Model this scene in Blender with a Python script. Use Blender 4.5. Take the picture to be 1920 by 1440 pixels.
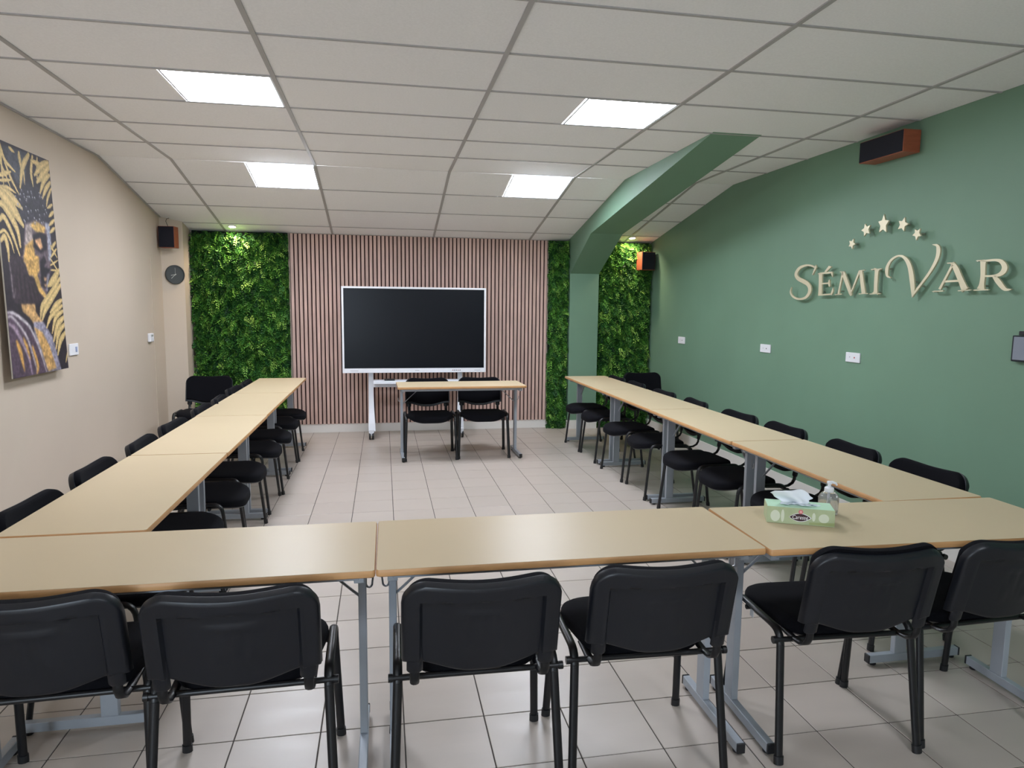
import bpy, math, random, json
import numpy as np
from mathutils import Vector, Matrix
rnd = random.Random(7)
for o in list(bpy.data.objects): bpy.data.objects.remove(o, do_unlink=True)
SC = bpy.context.scene
COL = SC.collection

# ------------------------------------------------------------ camera
PITCH, YAW, ROLL = 0.1131, 0.1860, 0.0102
CAM = (-0.667, -2.146, 1.565); FPX = 1285.7
def cam_axes():
    cy, sy, cp, sp = math.cos(YAW), math.sin(YAW), math.cos(PITCH), math.sin(PITCH)
    f = Vector((sy*cp, cy*cp, -sp)); r = Vector((cy, -sy, 0)); u = r.cross(f)
    c, s = math.cos(ROLL), math.sin(ROLL)
    return c*r+s*u, -s*r+c*u, f
R_, U_, F_ = cam_axes()
cd = bpy.data.cameras.new('camera'); cam = bpy.data.objects.new('camera', cd); COL.objects.link(cam)
m = Matrix.Identity(4)
for i in range(3):
    m[i][0] = R_[i]; m[i][1] = U_[i]; m[i][2] = -F_[i]; m[i][3] = CAM[i]
cam.matrix_world = m
cd.sensor_width = 36; cd.lens = FPX/1920*36; cd.clip_start = 0.05
SC.camera = cam
def proj(p):
    d = Vector(p)-Vector(CAM); z = d.dot(F_)
    if z < .05: return (-9999, -9999)
    return (960+FPX*d.dot(R_)/z, 720-FPX*d.dot(U_)/z)

# ------------------------------------------------------------ world, exposure
PANEL_E = 12.0       # emission of the LED ceiling panels
SPOT_W = 10.0         # warm recessed downlights
w = bpy.data.worlds.new('world'); SC.world = w; w.use_nodes = True
w.node_tree.nodes['Background'].inputs[0].default_value = (.75, .85, 1, 1)
w.node_tree.nodes['Background'].inputs[1].default_value = 0.35
SC.view_settings.view_transform = 'Standard'; SC.view_settings.look = 'None'
SC.view_settings.gamma = 1; SC.view_settings.use_curve_mapping = False
SC.view_settings.exposure = 1.82
# added cool fill lamp, unseen behind the camera, in a made-up frame (see added_window_1)
ld = bpy.data.lights.new('fill_light','AREA'); ld.shape='RECTANGLE'; ld.size=1.15; ld.size_y=1.5; ld.energy=26; ld.color=(.72,.86,1.0)
lo = bpy.data.objects.new('added_fill_light', ld); COL.objects.link(lo); lo.location=(-2.35,-4.57,1.5); lo.rotation_euler=(math.radians(90),0,math.radians(0))
# ------------------------------------------------------------ helpers
def lin(c):
    return tuple((v/255/12.92 if v/255 <= .04045 else ((v/255+.055)/1.055)**2.4) for v in c)+(1,)
def mat(name, rgb, rough=.6, metal=0, spec=.5, noise=None, bump=None, emit=None, vcol=None, trans=None, coat=0, sheen=0, rnoise=None, objrand=0):
    """rgb: sRGB 0-255. noise=(scale,amount,stretch) ; bump=(scale,strength,dist)"""
    M = bpy.data.materials.new(name); M.use_nodes = True
    nt = M.node_tree; N = nt.nodes; L = nt.links; b = N['Principled BSDF']
    b.inputs['Base Color'].default_value = lin(rgb); b.inputs['Roughness'].default_value = rough
    b.inputs['Metallic'].default_value = metal; b.inputs['Specular IOR Level'].default_value = spec
    if coat: b.inputs['Coat Weight'].default_value = coat; b.inputs['Coat Roughness'].default_value = .15
    if sheen: b.inputs['Sheen Weight'].default_value = sheen; b.inputs['Sheen Roughness'].default_value = .6
    tc = N.new('ShaderNodeTexCoord')
    src = None
    if vcol:
        a = N.new('ShaderNodeAttribute'); a.attribute_name = vcol; src = a.outputs['Color']; L.new(src, b.inputs['Base Color'])
    if noise:
        sc, am, st = noise
        mp = N.new('ShaderNodeMapping'); mp.inputs['Scale'].default_value = st
        L.new(tc.outputs['Object'], mp.inputs[0])
        n = N.new('ShaderNodeTexNoise'); n.inputs['Scale'].default_value = sc; n.inputs['Detail'].default_value = 5
        L.new(mp.outputs[0], n.inputs['Vector'])
        mr = N.new('ShaderNodeMapRange'); mr.inputs[1].default_value = .3; mr.inputs[2].default_value = .7
        mr.inputs[3].default_value = 1-am; mr.inputs[4].default_value = 1+am; L.new(n.outputs['Fac'], mr.inputs[0])
        hs = N.new('ShaderNodeHueSaturation'); L.new(mr.outputs[0], hs.inputs['Value'])
        if src: L.new(src, hs.inputs['Color'])
        else: hs.inputs['Color'].default_value = lin(rgb)
        last = hs.outputs[0]
        if objrand:
            oi = N.new('ShaderNodeObjectInfo'); m2 = N.new('ShaderNodeMapRange')
            m2.inputs[3].default_value = 1-objrand; m2.inputs[4].default_value = 1+objrand
            L.new(oi.outputs['Random'], m2.inputs[0])
            h2 = N.new('ShaderNodeHueSaturation'); L.new(m2.outputs[0], h2.inputs['Value']); L.new(last, h2.inputs['Color']); last = h2.outputs[0]
            # shift the texture per object
            ad = N.new('ShaderNodeVectorMath'); ad.operation = 'ADD'
            m3 = N.new('ShaderNodeVectorMath'); m3.operation = 'SCALE'; m3.inputs['Scale'].default_value = 31
            cx = N.new('ShaderNodeCombineXYZ'); L.new(oi.outputs['Random'], cx.inputs[0]); L.new(oi.outputs['Random'], cx.inputs[1])
            L.new(cx.outputs[0], m3.inputs[0]); L.new(mp.outputs[0], ad.inputs[0]); L.new(m3.outputs[0], ad.inputs[1]); L.new(ad.outputs[0], n.inputs['Vector'])
        L.new(last, b.inputs['Base Color'])
        if rnoise:
            m4 = N.new('ShaderNodeMapRange'); m4.inputs[1].default_value = .3; m4.inputs[2].default_value = .7
            m4.inputs[3].default_value = rough-rnoise; m4.inputs[4].default_value = rough+rnoise
            L.new(n.outputs['Fac'], m4.inputs[0]); L.new(m4.outputs[0], b.inputs['Roughness'])
    if bump:
        sc, st, di = bump
        n2 = N.new('ShaderNodeTexNoise'); n2.inputs['Scale'].default_value = sc; n2.inputs['Detail'].default_value = 3
        L.new(tc.outputs['Object'], n2.inputs['Vector'])
        bp = N.new('ShaderNodeBump'); bp.inputs['Strength'].default_value = st; bp.inputs['Distance'].default_value = di
        L.new(n2.outputs['Fac'], bp.inputs['Height']); L.new(bp.outputs[0], b.inputs['Normal'])
    if emit:
        b.inputs['Emission Color'].default_value = emit[0]+(1,); b.inputs['Emission Strength'].default_value = emit[1]
    if trans:
        b.inputs['Transmission Weight'].default_value = trans; b.inputs['IOR'].default_value = 1.4
    return M

WALL_C = mat('cream_paint', (198,183,166), .75, noise=(1.2,.03,(1,1,1)), bump=(160,.12,.002))
WALL_G = mat('green_paint', (112,144,121), .55, noise=(1.5,.04,(1,1,1)), bump=(160,.12,.002))
CEIL = mat('mineral_fibre_tile', (244,243,244), .9, noise=(90,.03,(1,1,1)), bump=(220,.15,.002), objrand=.015)
RAIL = mat('ceiling_rail_paint', (172,169,168), .55)
TILE = mat('beige_floor_tile', (178,167,157), .34, noise=(3.5,.03,(1,3.2,1)), objrand=.03, rnoise=.04)
GROUT = mat('grey_grout', (64,58,54), .9)
SKIRT = mat('white_skirting_tile', (230,226,220), .35, noise=(3,.02,(1,1,1)))
SLAT = mat('oak_veneer_slat', (206,174,162), .6, noise=(9,.16,(5,5,.35)), objrand=.06, bump=(60,.1,.001))
FELT = mat('dark_felt', (58,36,36), .95)
TOP = mat('maple_laminate', (200,181,149), .36, spec=.2, noise=(3,.012,(1,1,1)), bump=(300,.03,.0005))
EDGE = mat('beech_edging', (196,148,98), .45, noise=(14,.08,(1,1,6)))
STEEL = mat('grey_painted_steel', (160,166,174), .42, metal=.15, noise=(8,.03,(1,1,1)))
HOOKM = mat('dull_chrome', (170,172,176), .3, metal=.9)
CAP = mat('black_plastic_cap', (26,27,30), .5)
FAB = mat('black_fabric', (13,13,18), .95, noise=(240,.18,(1,1,1)), bump=(500,.4,.001), spec=.15)
PLAS = mat('black_moulded_plastic', (15,18,26), .38, bump=(420,.12,.0006))
TUBE = mat('black_frame_paint', (13,14,18), .38)
WHITE = mat('white_plastic', (232,232,236), .4)
WMET = mat('white_coated_steel', (226,228,234), .4)
SCREEN = mat('dark_glass_screen', (11,14,21), .3, spec=.22)
REDWOOD = mat('cherry_wood_cabinet', (158,84,58), .45, noise=(10,.12,(1,1,5)))
GRILLE = mat('black_speaker_cloth', (20,21,32), .9, bump=(600,.4,.001))
GOLD = mat('champagne_metal', (218,208,178), .42, metal=.35)
STUD = mat('standoff_steel', (185,182,170), .35, metal=.7)
LED = mat('led_diffuser', (255,255,255), .6, emit=((.915,.98,1.10), PANEL_E))
SPOTM = mat('warm_lamp_lens', (255,240,225), .6, emit=((1.0,.78,.62), 9))
CLOCKF = mat('charcoal_clock_face', (92,96,98), .5); CLOCKR = mat('grey_clock_rim', (60,64,66), .45)
LEAFM = mat('artificial_leaf', (60,110,40), .55, vcol='leafcol', spec=.35)
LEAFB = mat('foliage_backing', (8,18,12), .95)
ARTM = mat('canvas_print', (120,100,80), .6, vcol='print')
CANV = mat('canvas_edge', (190,182,170), .8)
SWG = mat('grey_switch_panel', (128,134,146), .5); SWD = mat('dark_switch_edge', (24,32,42), .4)

class MB:
    def __init__(s): s.v = []; s.f = []; s.mi = []; s.cur = 0
    def add(s, vs, fs):
        n = len(s.v); s.v += [tuple(p) for p in vs]; s.f += [tuple(i+n for i in f) for f in fs]; s.mi += [s.cur]*len(fs); return s
    def box(s, x0, x1, y0, y1, z0, z1, M=None):
        vs = [(x,y,z) for x in (x0,x1) for y in (y0,y1) for z in (z0,z1)]
        if M: vs = [M @ Vector(p) for p in vs]
        return s.add(vs, [(0,1,3,2),(4,6,7,5),(0,4,5,1),(2,3,7,6),(0,2,6,4),(1,5,7,3)])
    def cbox(s, x0, x1, y0, y1, z0, z1, c=.003):
        """box with chamfered vertical and horizontal edges"""
        X=(x0,x1);Y=(y0,y1);Z=(z0,z1); vs=[]; idx={}
        for i in (0,1):
            for j in (0,1):
                for k in (0,1):
                    sx=c if i==0 else -c; sy=c if j==0 else -c; sz=c if k==0 else -c
                    for a,p in enumerate(((X[i],Y[j]+sy,Z[k]+sz),(X[i]+sx,Y[j],Z[k]+sz),(X[i]+sx,Y[j]+sy,Z[k]))):
                        idx[i,j,k,a]=len(vs); vs.append(p)
        fs=[]
        for a in (0,1,2):
            o=[b for b in (0,1,2) if b!=a]
            for e in (0,1):
                q=[]
                for u,v in ((0,0),(1,0),(1,1),(0,1)):
                    t=[0,0,0]; t[a]=e; t[o[0]]=u; t[o[1]]=v; q.append(idx[t[0],t[1],t[2],a])
                fs.append(q)
        for a in (0,1,2):   # edges parallel to axis a
            o=[b for b in (0,1,2) if b!=a]
            for u in (0,1):
                for v in (0,1):
                    t0=[0,0,0];t0[o[0]]=u;t0[o[1]]=v;t1=list(t0);t1[a]=1
                    fs.append([idx[t0[0],t0[1],t0[2],o[0]],idx[t1[0],t1[1],t1[2],o[0]],idx[t1[0],t1[1],t1[2],o[1]],idx[t0[0],t0[1],t0[2],o[1]]])
        for i in (0,1):
            for j in (0,1):
                for k in (0,1): fs.append([idx[i,j,k,0],idx[i,j,k,1],idx[i,j,k,2]])
        return s.add(vs, fs)
    def tube(s, pts, rx, ry=None, n=10, up=(1,0,0), cap=True, scl=None):
        """sweep an ellipse; rx measured along 'up', ry across"""
        ry = ry or rx; P = [Vector(p) for p in pts]; vs=[]; fs=[]
        for i,p in enumerate(P):
            t = (P[min(i+1,len(P)-1)]-P[max(i-1,0)]).normalized()
            a = Vector(up); a = (a-t*a.dot(t))
            if a.length < 1e-4: a = Vector((0,1,.01)); a = a-t*a.dot(t)
            a.normalize(); b = t.cross(a); k = scl[i] if scl else 1
            for j in range(n):
                th = 2*math.pi*j/n; vs.append(p+a*(rx*k*math.cos(th))+b*(ry*k*math.sin(th)))
        for i in range(len(P)-1):
            for j in range(n): fs.append((i*n+j,i*n+(j+1)%n,(i+1)*n+(j+1)%n,(i+1)*n+j))
        if cap: fs += [tuple(range(n))[::-1], tuple(range((len(P)-1)*n,len(P)*n))]
        return s.add(vs, fs)
    def prism(s, poly, fn, a, b):
        """poly 2D list; fn(u,v,w)->xyz ; extruded w from a to b"""
        n=len(poly); vs=[fn(u,v,a) for u,v in poly]+[fn(u,v,b) for u,v in poly]
        return s.add(vs, [tuple(range(n)),tuple(range(n,2*n))[::-1]]+[(i,(i+1)%n,n+(i+1)%n,n+i) for i in range(n)])
    def lathe(s, prof, n=20, c=(0,0,0), axis='z'):
        vs=[];fs=[]
        for r,h in prof:
            for j in range(n):
                t=2*math.pi*j/n; x,y=r*math.cos(t),r*math.sin(t)
                vs.append({'z':(c[0]+x,c[1]+y,c[2]+h),'y':(c[0]+x,c[1]+h,c[2]+y),'x':(c[0]+h,c[1]+x,c[2]+y)}[axis])
        m_=len(prof)
        for i in range(m_-1):
            for j in range(n): fs.append((i*n+j,i*n+(j+1)%n,(i+1)*n+(j+1)%n,(i+1)*n+j))
        fs += [tuple(range(n))[::-1], tuple(range((m_-1)*n,m_*n))]
        return s.add(vs, fs)
    def grid(s, P, nu, nv):
        return s.add(P, [(i*nv+j,(i+1)*nv+j,(i+1)*nv+j+1,i*nv+j+1) for i in range(nu-1) for j in range(nv-1)])
    def build(s, name, M, parent=None, smooth=False, loc=None, rz=0):
        me = bpy.data.meshes.new(name); me.from_pydata(s.v, [], s.f)
        for mm in (M if isinstance(M,(list,tuple)) else [M]): me.materials.append(mm)
        if isinstance(M,(list,tuple)): me.polygons.foreach_set('material_index', s.mi)
        import bmesh
        bm = bmesh.new(); bm.from_mesh(me); bmesh.ops.recalc_face_normals(bm, faces=bm.faces); bm.to_mesh(me); bm.free()
        if smooth:
            me.polygons.foreach_set('use_smooth',[True]*len(me.polygons))
            try: me.set_sharp_from_angle(angle=math.radians(40))
            except Exception: pass
        o = bpy.data.objects.new(name, me); COL.objects.link(o)
        if parent: o.parent = parent
        if loc: o.location = loc
        if rz: o.rotation_euler.z = rz
        return o
def tag(o, label=None, cat=None, group=None, kind=None):
    if label: o['label'] = label
    if cat: o['category'] = cat
    if group: o['group'] = group
    if kind: o['kind'] = kind
    return o
def empty(name, loc, rz=0):
    o = bpy.data.objects.new(name, None); COL.objects.link(o); o.location = loc; o.rotation_euler.z = rz; o.empty_display_size = .1
    return o
def inst(name, src, parent, loc=(0,0,0), rot=(0,0,0), scale=(1,1,1)):
    o = bpy.data.objects.new(name, src.data if hasattr(src,'data') else src); COL.objects.link(o); o.parent = parent
    o.location = loc; o.rotation_euler = rot; o.scale = scale
    return o
def copy_tree(o, parent=None):
    c = o.copy(); COL.objects.link(c)
    c.parent = parent
    for ch in o.children: copy_tree(ch, c)
    return c

# ------------------------------------------------------------ the room
Y0, YB, YF = 4.377, 6.447, -4.6
TF, TR_ = math.tan(-.007), math.tan(-.192)
def cz(y): return 2.792+(y-Y0)*(TF if y <= Y0 else TR_)
XL = -3.03
def xr(y): return 2.845-.0149*(y-1.26)

# walls
tag(MB().box(XL-.15,XL,YF,YB+.15,0,3.05).build('wall_left', WALL_C), kind='structure')
b = MB(); b.prism([(xr(YF),YF),(xr(YB+.15),YB+.15),(xr(YB)+.15,YB+.15),(xr(YF)+.15,YF)], lambda u,v,w_:(u,v,w_), 0, 3.05)
tag(b.build('wall_right', WALL_G), kind='structure')
tag(MB().box(XL,xr(YB),YB,YB+.15,0,2.6).build('wall_back', WALL_C), kind='structure')
tag(MB().box(XL,xr(YF),YF-.15,YF,0,3.05).build('wall_front', mat('white_paint',(240,239,236),.8)), kind='structure')
b = MB()
for q in ((-2.95,-1.75,.72,.77),(-2.95,-1.75,2.23,2.28),(-2.95,-2.93,.77,2.23),(-1.77,-1.75,.77,2.23),(-2.36,-2.34,.77,2.23)): b.box(q[0],q[1],YF,YF+.06,q[2],q[3])
tag(b.build('added_window_1', WMET), kind='structure')  # invented window frame around the added fill lamp, out of view
# pilaster in the left back corner
b = MB(); b.prism([(XL,5.97),(-2.84,6.13),(-2.84,YB),(XL,YB)], lambda u,v,w_:(u,v,w_), 0, 2.50)
tag(b.build('trim_1', WALL_C), kind='structure')
# shallow lining in front of the corner, stops below the loudspeaker
b = MB(); b.box(XL,XL+.004,5.62,5.965,0,2.06)
tag(b.build('trim_2', WALL_C), kind='structure')
# green column and sloping beam
b = MB()
pl = [(6.30,0),(6.30,1.98),(5.46,2.392),(2.55,2.808),(2.55,2.84),(Y0,2.83),(YB-.001,2.43),(YB-.001,0)]
b.prism(pl, lambda u,v,w_:(w_,u,v), 1.655, 2.03)
tag(b.build('trim_3', WALL_G), kind='structure')

# floor: grout bed with single tiles
floor = MB().box(XL-.15,3.1,YF-.15,YB+.15,-.05,-.0025).build('floor', GROUT); tag(floor, kind='structure')
S_ = .303; G_ = .0045
cells = []
for i in range(-13, 16):
    for j in range(-17, 25):
        x0, x1 = max(i*S_, XL), min((i+1)*S_, 2.93); y0, y1 = max(j*S_, YF), min((j+1)*S_, YB)
        if x1-x0 < .02 or y1-y0 < .02: continue
        c = [proj((x,y,0)) for x,y in ((x0,y0),(x1,y0),(x1,y1),(x0,y1))]
        if any(p[0] < -9000 for p in c): area = 0; vis = False
        else:
            area = abs(sum(c[k][0]*c[(k+1)%4][1]-c[(k+1)%4][0]*c[k][1] for k in range(4)))/2
            vis = any(-80 < p[0] < 2000 and 0 < p[1] < 1500 for p in c)
        cells.append((area if vis else 0, x0+G_/2 if i*S_>XL else x0, x1-G_/2, y0+G_/2, y1-G_/2))
cells.sort(reverse=True)
full = MB(); q = (S_-G_)/2; full.cbox(-q,q,-q,q,-.01,0,.0012)
fm = None
rest = MB()
for k,(a,x0,x1,y0,y1) in enumerate(cells):
    if k < 300 and a > 0:
        if fm is None:
            o = full.build('floor_tile', TILE, floor); fm = o
        else: o = inst('floor_tile', fm, floor)
        o.location = ((x0+x1)/2,(y0+y1)/2,0); o.scale = ((x1-x0)/(2*q),(y1-y0)/(2*q),1)
        o.rotation_euler = (rnd.uniform(-.0012,.0012), rnd.uniform(-.0012,.0012), 0)
    else: rest.box(x0,x1,y0,y1,-.01,0)
tag(rest.build('far_floor_tile', TILE, floor), kind='stuff')

# ceiling: rails and single tiles on two planes
ceil = MB(); ceil.prism([(YF,cz(YF)+.12),(Y0,cz(Y0)+.12),(YB,cz(YB)+.12),(YB,cz(YB)+.15),(Y0,cz(Y0)+.15),(YF,cz(YF)+.15)], lambda u,v,w_:(w_,u,v), XL, 2.95)
ceil = tag(ceil.build('ceiling', CEIL), kind='structure')
gx = [XL,-2.448,-1.248,-.048,1.152,2.39]
rows = []
y = Y0
while y > YF: rows.append((max(y-.6,YF), y, 'f')); y -= .6
c_ = math.cos(.192)*.6; y = Y0
while y < YB: rows.append((y, min(y+c_,YB), 'r')); y += c_
def plane_mb(x0,x1,ya,yb,t0,t1,ch=0, xr1=None):
    """slab parallel to the ceiling plane, from t0 to t1 above the nominal face"""
    b_ = MB(); za, zb = cz(ya), cz(yb)
    xb = x1 if xr1 is None else xr1
    b_.add([(x0,ya,za+t0),(x1,ya,za+t0),(xb,yb,zb+t0),(x0,yb,zb+t0),(x0,ya,za+t1),(x1,ya,za+t1),(xb,yb,zb+t1),(x0,yb,zb+t1)],
           [(0,1,2,3),(4,7,6,5),(0,4,5,1),(1,5,6,2),(2,6,7,3),(3,7,4,0)])
    return b_
LIGHTS = [(-1.848,-1.2,'f',1.977),(.552,1.2,'f',1.977),(-1.848,-1.2,'r',Y0),(.552,1.2,'r',Y0),(.552,0,'f',-2.823)]  # last entry: unseen panel added to brighten the near right side
RW = .012
for (ya,yb,kind) in rows:
    for ci in range(6):
        x0 = gx[ci]; x1 = gx[ci+1] if ci < 5 else None
        hasl = any(abs(L_[3]-ya) < .05 and L_[2]==kind and x1 is not None and abs(L_[0]-(x1-.6)) < .05 for L_ in LIGHTS)
        xe = (x1-.6) if hasl else x1
        if x1 is None: t = plane_mb(x0+.004, xr(ya)-.002, ya+.004, yb-.004, .004, .016, xr1=xr(yb)-.002)
        else: t = plane_mb(x0+.004, xe-.004, ya+.004, yb-.004, .004, .016)
        t.build('ceiling_tile', CEIL, ceil)
for gi in range(1,6):
    for (ya,yb) in ((YF,Y0),(Y0,YB)):
        plane_mb(gx[gi]-RW, gx[gi]+RW, ya, yb, -.003, .004).build('ceiling_rail', RAIL, ceil)
for (ya,yb,kind) in rows:
    yy = ya if kind=='f' else yb
    if yy < YB-.01 and yy > YF+.01:
        for ci in range(6):
            x1 = gx[ci+1]-RW if ci < 5 else xr(yy)
            b_ = MB(); xa = gx[ci]+RW if ci else XL
            for dy in (0,): b_.box(xa,x1,yy-.008,yy+.008,cz(yy)-.0015,cz(yy)+.004)
            b_.build('ceiling_rail', RAIL, ceil)
# wall angle trims
tag(plane_mb(XL, XL+.02, YF, Y0, -.006, 0).build('trim_4', RAIL), kind='structure')
tag(plane_mb(XL, XL+.02, Y0, 5.97, -.006, 0).build('trim_5', RAIL), kind='structure')

# skirting
tag(MB().box(-2.84,1.655,YB-.012,YB,0,.105).build('baseboard_back', SKIRT), kind='structure')
tag(MB().box(XL,XL+.012,YF,5.97,0,.09).build('baseboard_left', SKIRT), kind='structure')
b = MB(); b.prism([(xr(YF)-.012,YF),(xr(YB)-.012,YB),(xr(YB),YB),(xr(YF),YF)], lambda u,v,w_:(u,v,w_), 0, .10)
tag(b.build('baseboard_right', SKIRT), kind='structure')
bb = MB().box(1.645,2.04,6.288,6.30,0,.11).build('trim_6', GROUT); tag(bb, kind='structure')
for k in range(4): 
    xa = 1.645+k*.1; MB().box(xa,min(xa+.0985,2.04),6.284,6.299,0,.112).build('skirting_tile', SKIRT, bb)
for k in range(2): MB().box(1.641,1.646,6.30+k*.074,6.30+k*.074+.072,0,.112).build('skirting_tile', SKIRT, bb)
tag(MB().box(2.04,xr(YB),YB-.012,YB,0,.10).build('trim_7', SKIRT), kind='structure')

# LED panels
names = ['square white LED ceiling panel, nearer one on the left side','square white LED ceiling panel, nearer one on the right side','square white LED ceiling panel on the slope, farther one on the left','square white LED ceiling panel on the slope, farther one beside the green beam','added square white LED ceiling panel, unseen behind the camera on the right',
]
for k,(x0,_,kind,ya) in enumerate(LIGHTS):
    x1 = x0+.6; yb = ya+(.6 if kind=='f' else c_)
    e = empty('ceiling_light', ((x0+x1)/2,(ya+yb)/2,(cz(ya)+cz(yb))/2)); tag(e, names[k], 'ceiling light', 'LED ceiling panels')
    off = -Vector(e.location)
    fr = MB()
    for (a0,a1,b0,b1) in ((x0+.004,x0+.016,ya+.009,yb-.009),(x1-.024,x1-.012,ya+.009,yb-.009),(x0+.016,x1-.024,ya+.009,ya+.02),(x0+.016,x1-.024,yb-.02,yb-.009)):
        t = plane_mb(a0,a1,b0,b1,-.001,.014); fr.add([Vector(p)+off for p in t.v], t.f)
    fr.build('frame', WMET, e)
    t = plane_mb(x0+.016,x1-.024,ya+.02,yb-.02,.002,.012); d = MB(); d.add([Vector(p)+off for p in t.v], t.f); d.build('diffuser', LED, e)
# downlights
for k,(x,yy,lb) in enumerate([(-2.337,6.231,'small round warm downlight above the left plant wall'),(2.428,6.215,'small round warm downlight above the right plant wall')]):
    e = empty('downlight', (x,yy,cz(yy))); e.rotation_euler.x = -.192; tag(e, lb, 'downlight', 'warm downlights above the plant walls')
    MB().lathe([(.048,.004),(.048,-.006),(.036,-.008),(.034,.0)],24).build('ring', WHITE, e, True)
    MB().lathe([(.033,.0),(.033,-.009),(.012,-.012)],20).build('lamp_lens', SPOTM, e, True)
    ld = bpy.data.lights.new('downlight_bulb','SPOT'); ld.energy = SPOT_W; ld.color = (1,.80,.58); ld.spot_size = math.radians(150); ld.spot_blend = .9; ld.shadow_soft_size = .03
    lo = bpy.data.objects.new('bulb', ld); COL.objects.link(lo); lo.parent = e; lo.location = (0,0,-.02); lo.rotation_euler.x = .192+.28

# ------------------------------------------------------------ slatted panelling
e = empty('slatted_wall_panel', (-.18,YB-.02,.105)); tag(e, 'wood slat wall panelling with dark gaps behind the white framed screen', 'wall panel')
SX0, SX1, SZ0 = -1.745, 1.392, .105; ZT = cz(YB-.03)-.004
MB().box(SX0,SX1,YB-.012,YB-.001,SZ0,ZT).build('felt_backing', FELT, e).matrix_parent_inverse = Matrix.Translation(-e.location)
n = 65; p_ = (SX1-SX0)/n
sl = MB().cbox(-.0165,.0165,-.011,.0,SZ0-.105,ZT-.105,.0015)
so = None
for k in range(n):
    x = SX0+p_*(k+.5)-e.location.x
    if so is None: so = sl.build('slat', SLAT, e, loc=(x,.007,0))
    else: inst('slat', so, e, (x,.007,0))

# ------------------------------------------------------------ plant walls
def foliage(name, x0, x1, z0, z1, nspr, seed, label):
    rng = np.random.default_rng(seed)
    e = empty(name, ((x0+x1)/2, YB-.01, z0)); tag(e, label, 'plant wall', 'artificial plant walls')
    cx, cyy, czz = e.location
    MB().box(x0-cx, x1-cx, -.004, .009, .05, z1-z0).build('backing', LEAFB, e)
    n = nspr
    bx = rng.uniform(x0+.01, x1-.01, n)-cx; bz = rng.uniform(0.015, z1-z0-.004, n)
    # clump field gives lighter and darker tufts
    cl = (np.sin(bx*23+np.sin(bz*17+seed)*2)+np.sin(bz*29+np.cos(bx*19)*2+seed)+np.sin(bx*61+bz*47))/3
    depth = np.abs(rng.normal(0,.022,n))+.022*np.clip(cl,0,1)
    L = rng.uniform(.05,.115,n)
    ang = rng.normal(-1.2, 1.0, n)             # direction in the wall plane, mostly drooping
    out = rng.uniform(.25,.95,n)
    d = np.stack([np.cos(ang)*np.sqrt(1-out**2), -out, np.sin(ang)*np.sqrt(1-out**2)],1)
    droop = np.array([0,0,-1.])
    side = np.cross(d, rng.normal(size=(n,3))); side /= np.linalg.norm(side,axis=1,keepdims=True)
    nrm = np.cross(d, side)
    base = np.stack([bx, -.008-depth, bz],1)
    NP = 5; V=[]; C=[]
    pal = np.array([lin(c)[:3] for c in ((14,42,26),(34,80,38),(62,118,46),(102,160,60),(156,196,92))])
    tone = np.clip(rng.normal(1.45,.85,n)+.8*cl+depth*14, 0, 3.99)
    if 'right' in label: tone = np.clip(tone+.1,0,3.99)
    i0 = tone.astype(int); fr = (tone-i0)[:,None]; col = pal[i0]*(1-fr)+pal[np.minimum(i0+1,4)]*fr
    for k in range(NP*2):
        s = (k//2+1)/NP; sg = 1 if k%2 else -1
        p = base+d*(L*s)[:,None]+droop*(.35*L*s*s)[:,None]
        ll = L*(.50-.26*s); w_ = ll*.26
        t = side*sg*.8+d*.75+nrm*rng.normal(0,.25,(n,1)); t /= np.linalg.norm(t,axis=1,keepdims=True)
        u = np.cross(t, nrm)
        mid = p+t*(ll*.5)[:,None]
        V.append(np.stack([p, mid+u*w_[:,None], p+t*ll[:,None]+droop*(ll*.15)[:,None], mid-u*w_[:,None]],1))
        C.append(np.repeat((col*rng.uniform(.8,1.2,(n,1)))[:,None,:],4,1))
    V = np.concatenate(V).reshape(-1,3); C = np.concatenate(C).reshape(-1,3)
    V[:,1] = np.minimum(V[:,1], .004)
    V[:,0] = np.clip(V[:,0], x0-cx-.022, x1-cx+.012)
    V[:,2] = np.minimum(V[:,2], z1-z0-.006)
    nq = len(V)//4
    me = bpy.data.meshes.new('foliage'); me.vertices.add(len(V)); me.vertices.foreach_set('co', V.astype(np.float32).ravel())
    me.loops.add(nq*4); me.loops.foreach_set('vertex_index', np.arange(nq*4,dtype=np.int32))
    me.polygons.add(nq); me.polygons.foreach_set('loop_start', np.arange(0,nq*4,4,dtype=np.int32))
    try: me.polygons.foreach_set('loop_total', np.full(nq,4,dtype=np.int32))
    except Exception: pass
    me.update(calc_edges=True)
    at = me.color_attributes.new('leafcol','FLOAT_COLOR','POINT')
    at.data.foreach_set('color', np.concatenate([C,np.ones((len(C),1))],1).astype(np.float32).ravel())
    me.materials.append(LEAFM)
    o = bpy.data.objects.new('foliage', me); COL.objects.link(o); o.parent = e; o['kind'] = 'stuff'
foliage('plant_wall', -2.825, -1.765, .05, cz(YB-.04)-.004, 11000, 1, 'wide green artificial plant wall on the left, beside the cream pilaster')
foliage('plant_wall', 1.405, 1.635, .03, cz(YB-.04)-.004, 3300, 2, 'narrow green artificial plant strip between the slats and the green column')
foliage('plant_wall', 2.05, xr(YB)-.03, .05, cz(YB-.04)-.004, 7400, 3, 'green artificial plant wall on the right, between green column and right wall')

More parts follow.
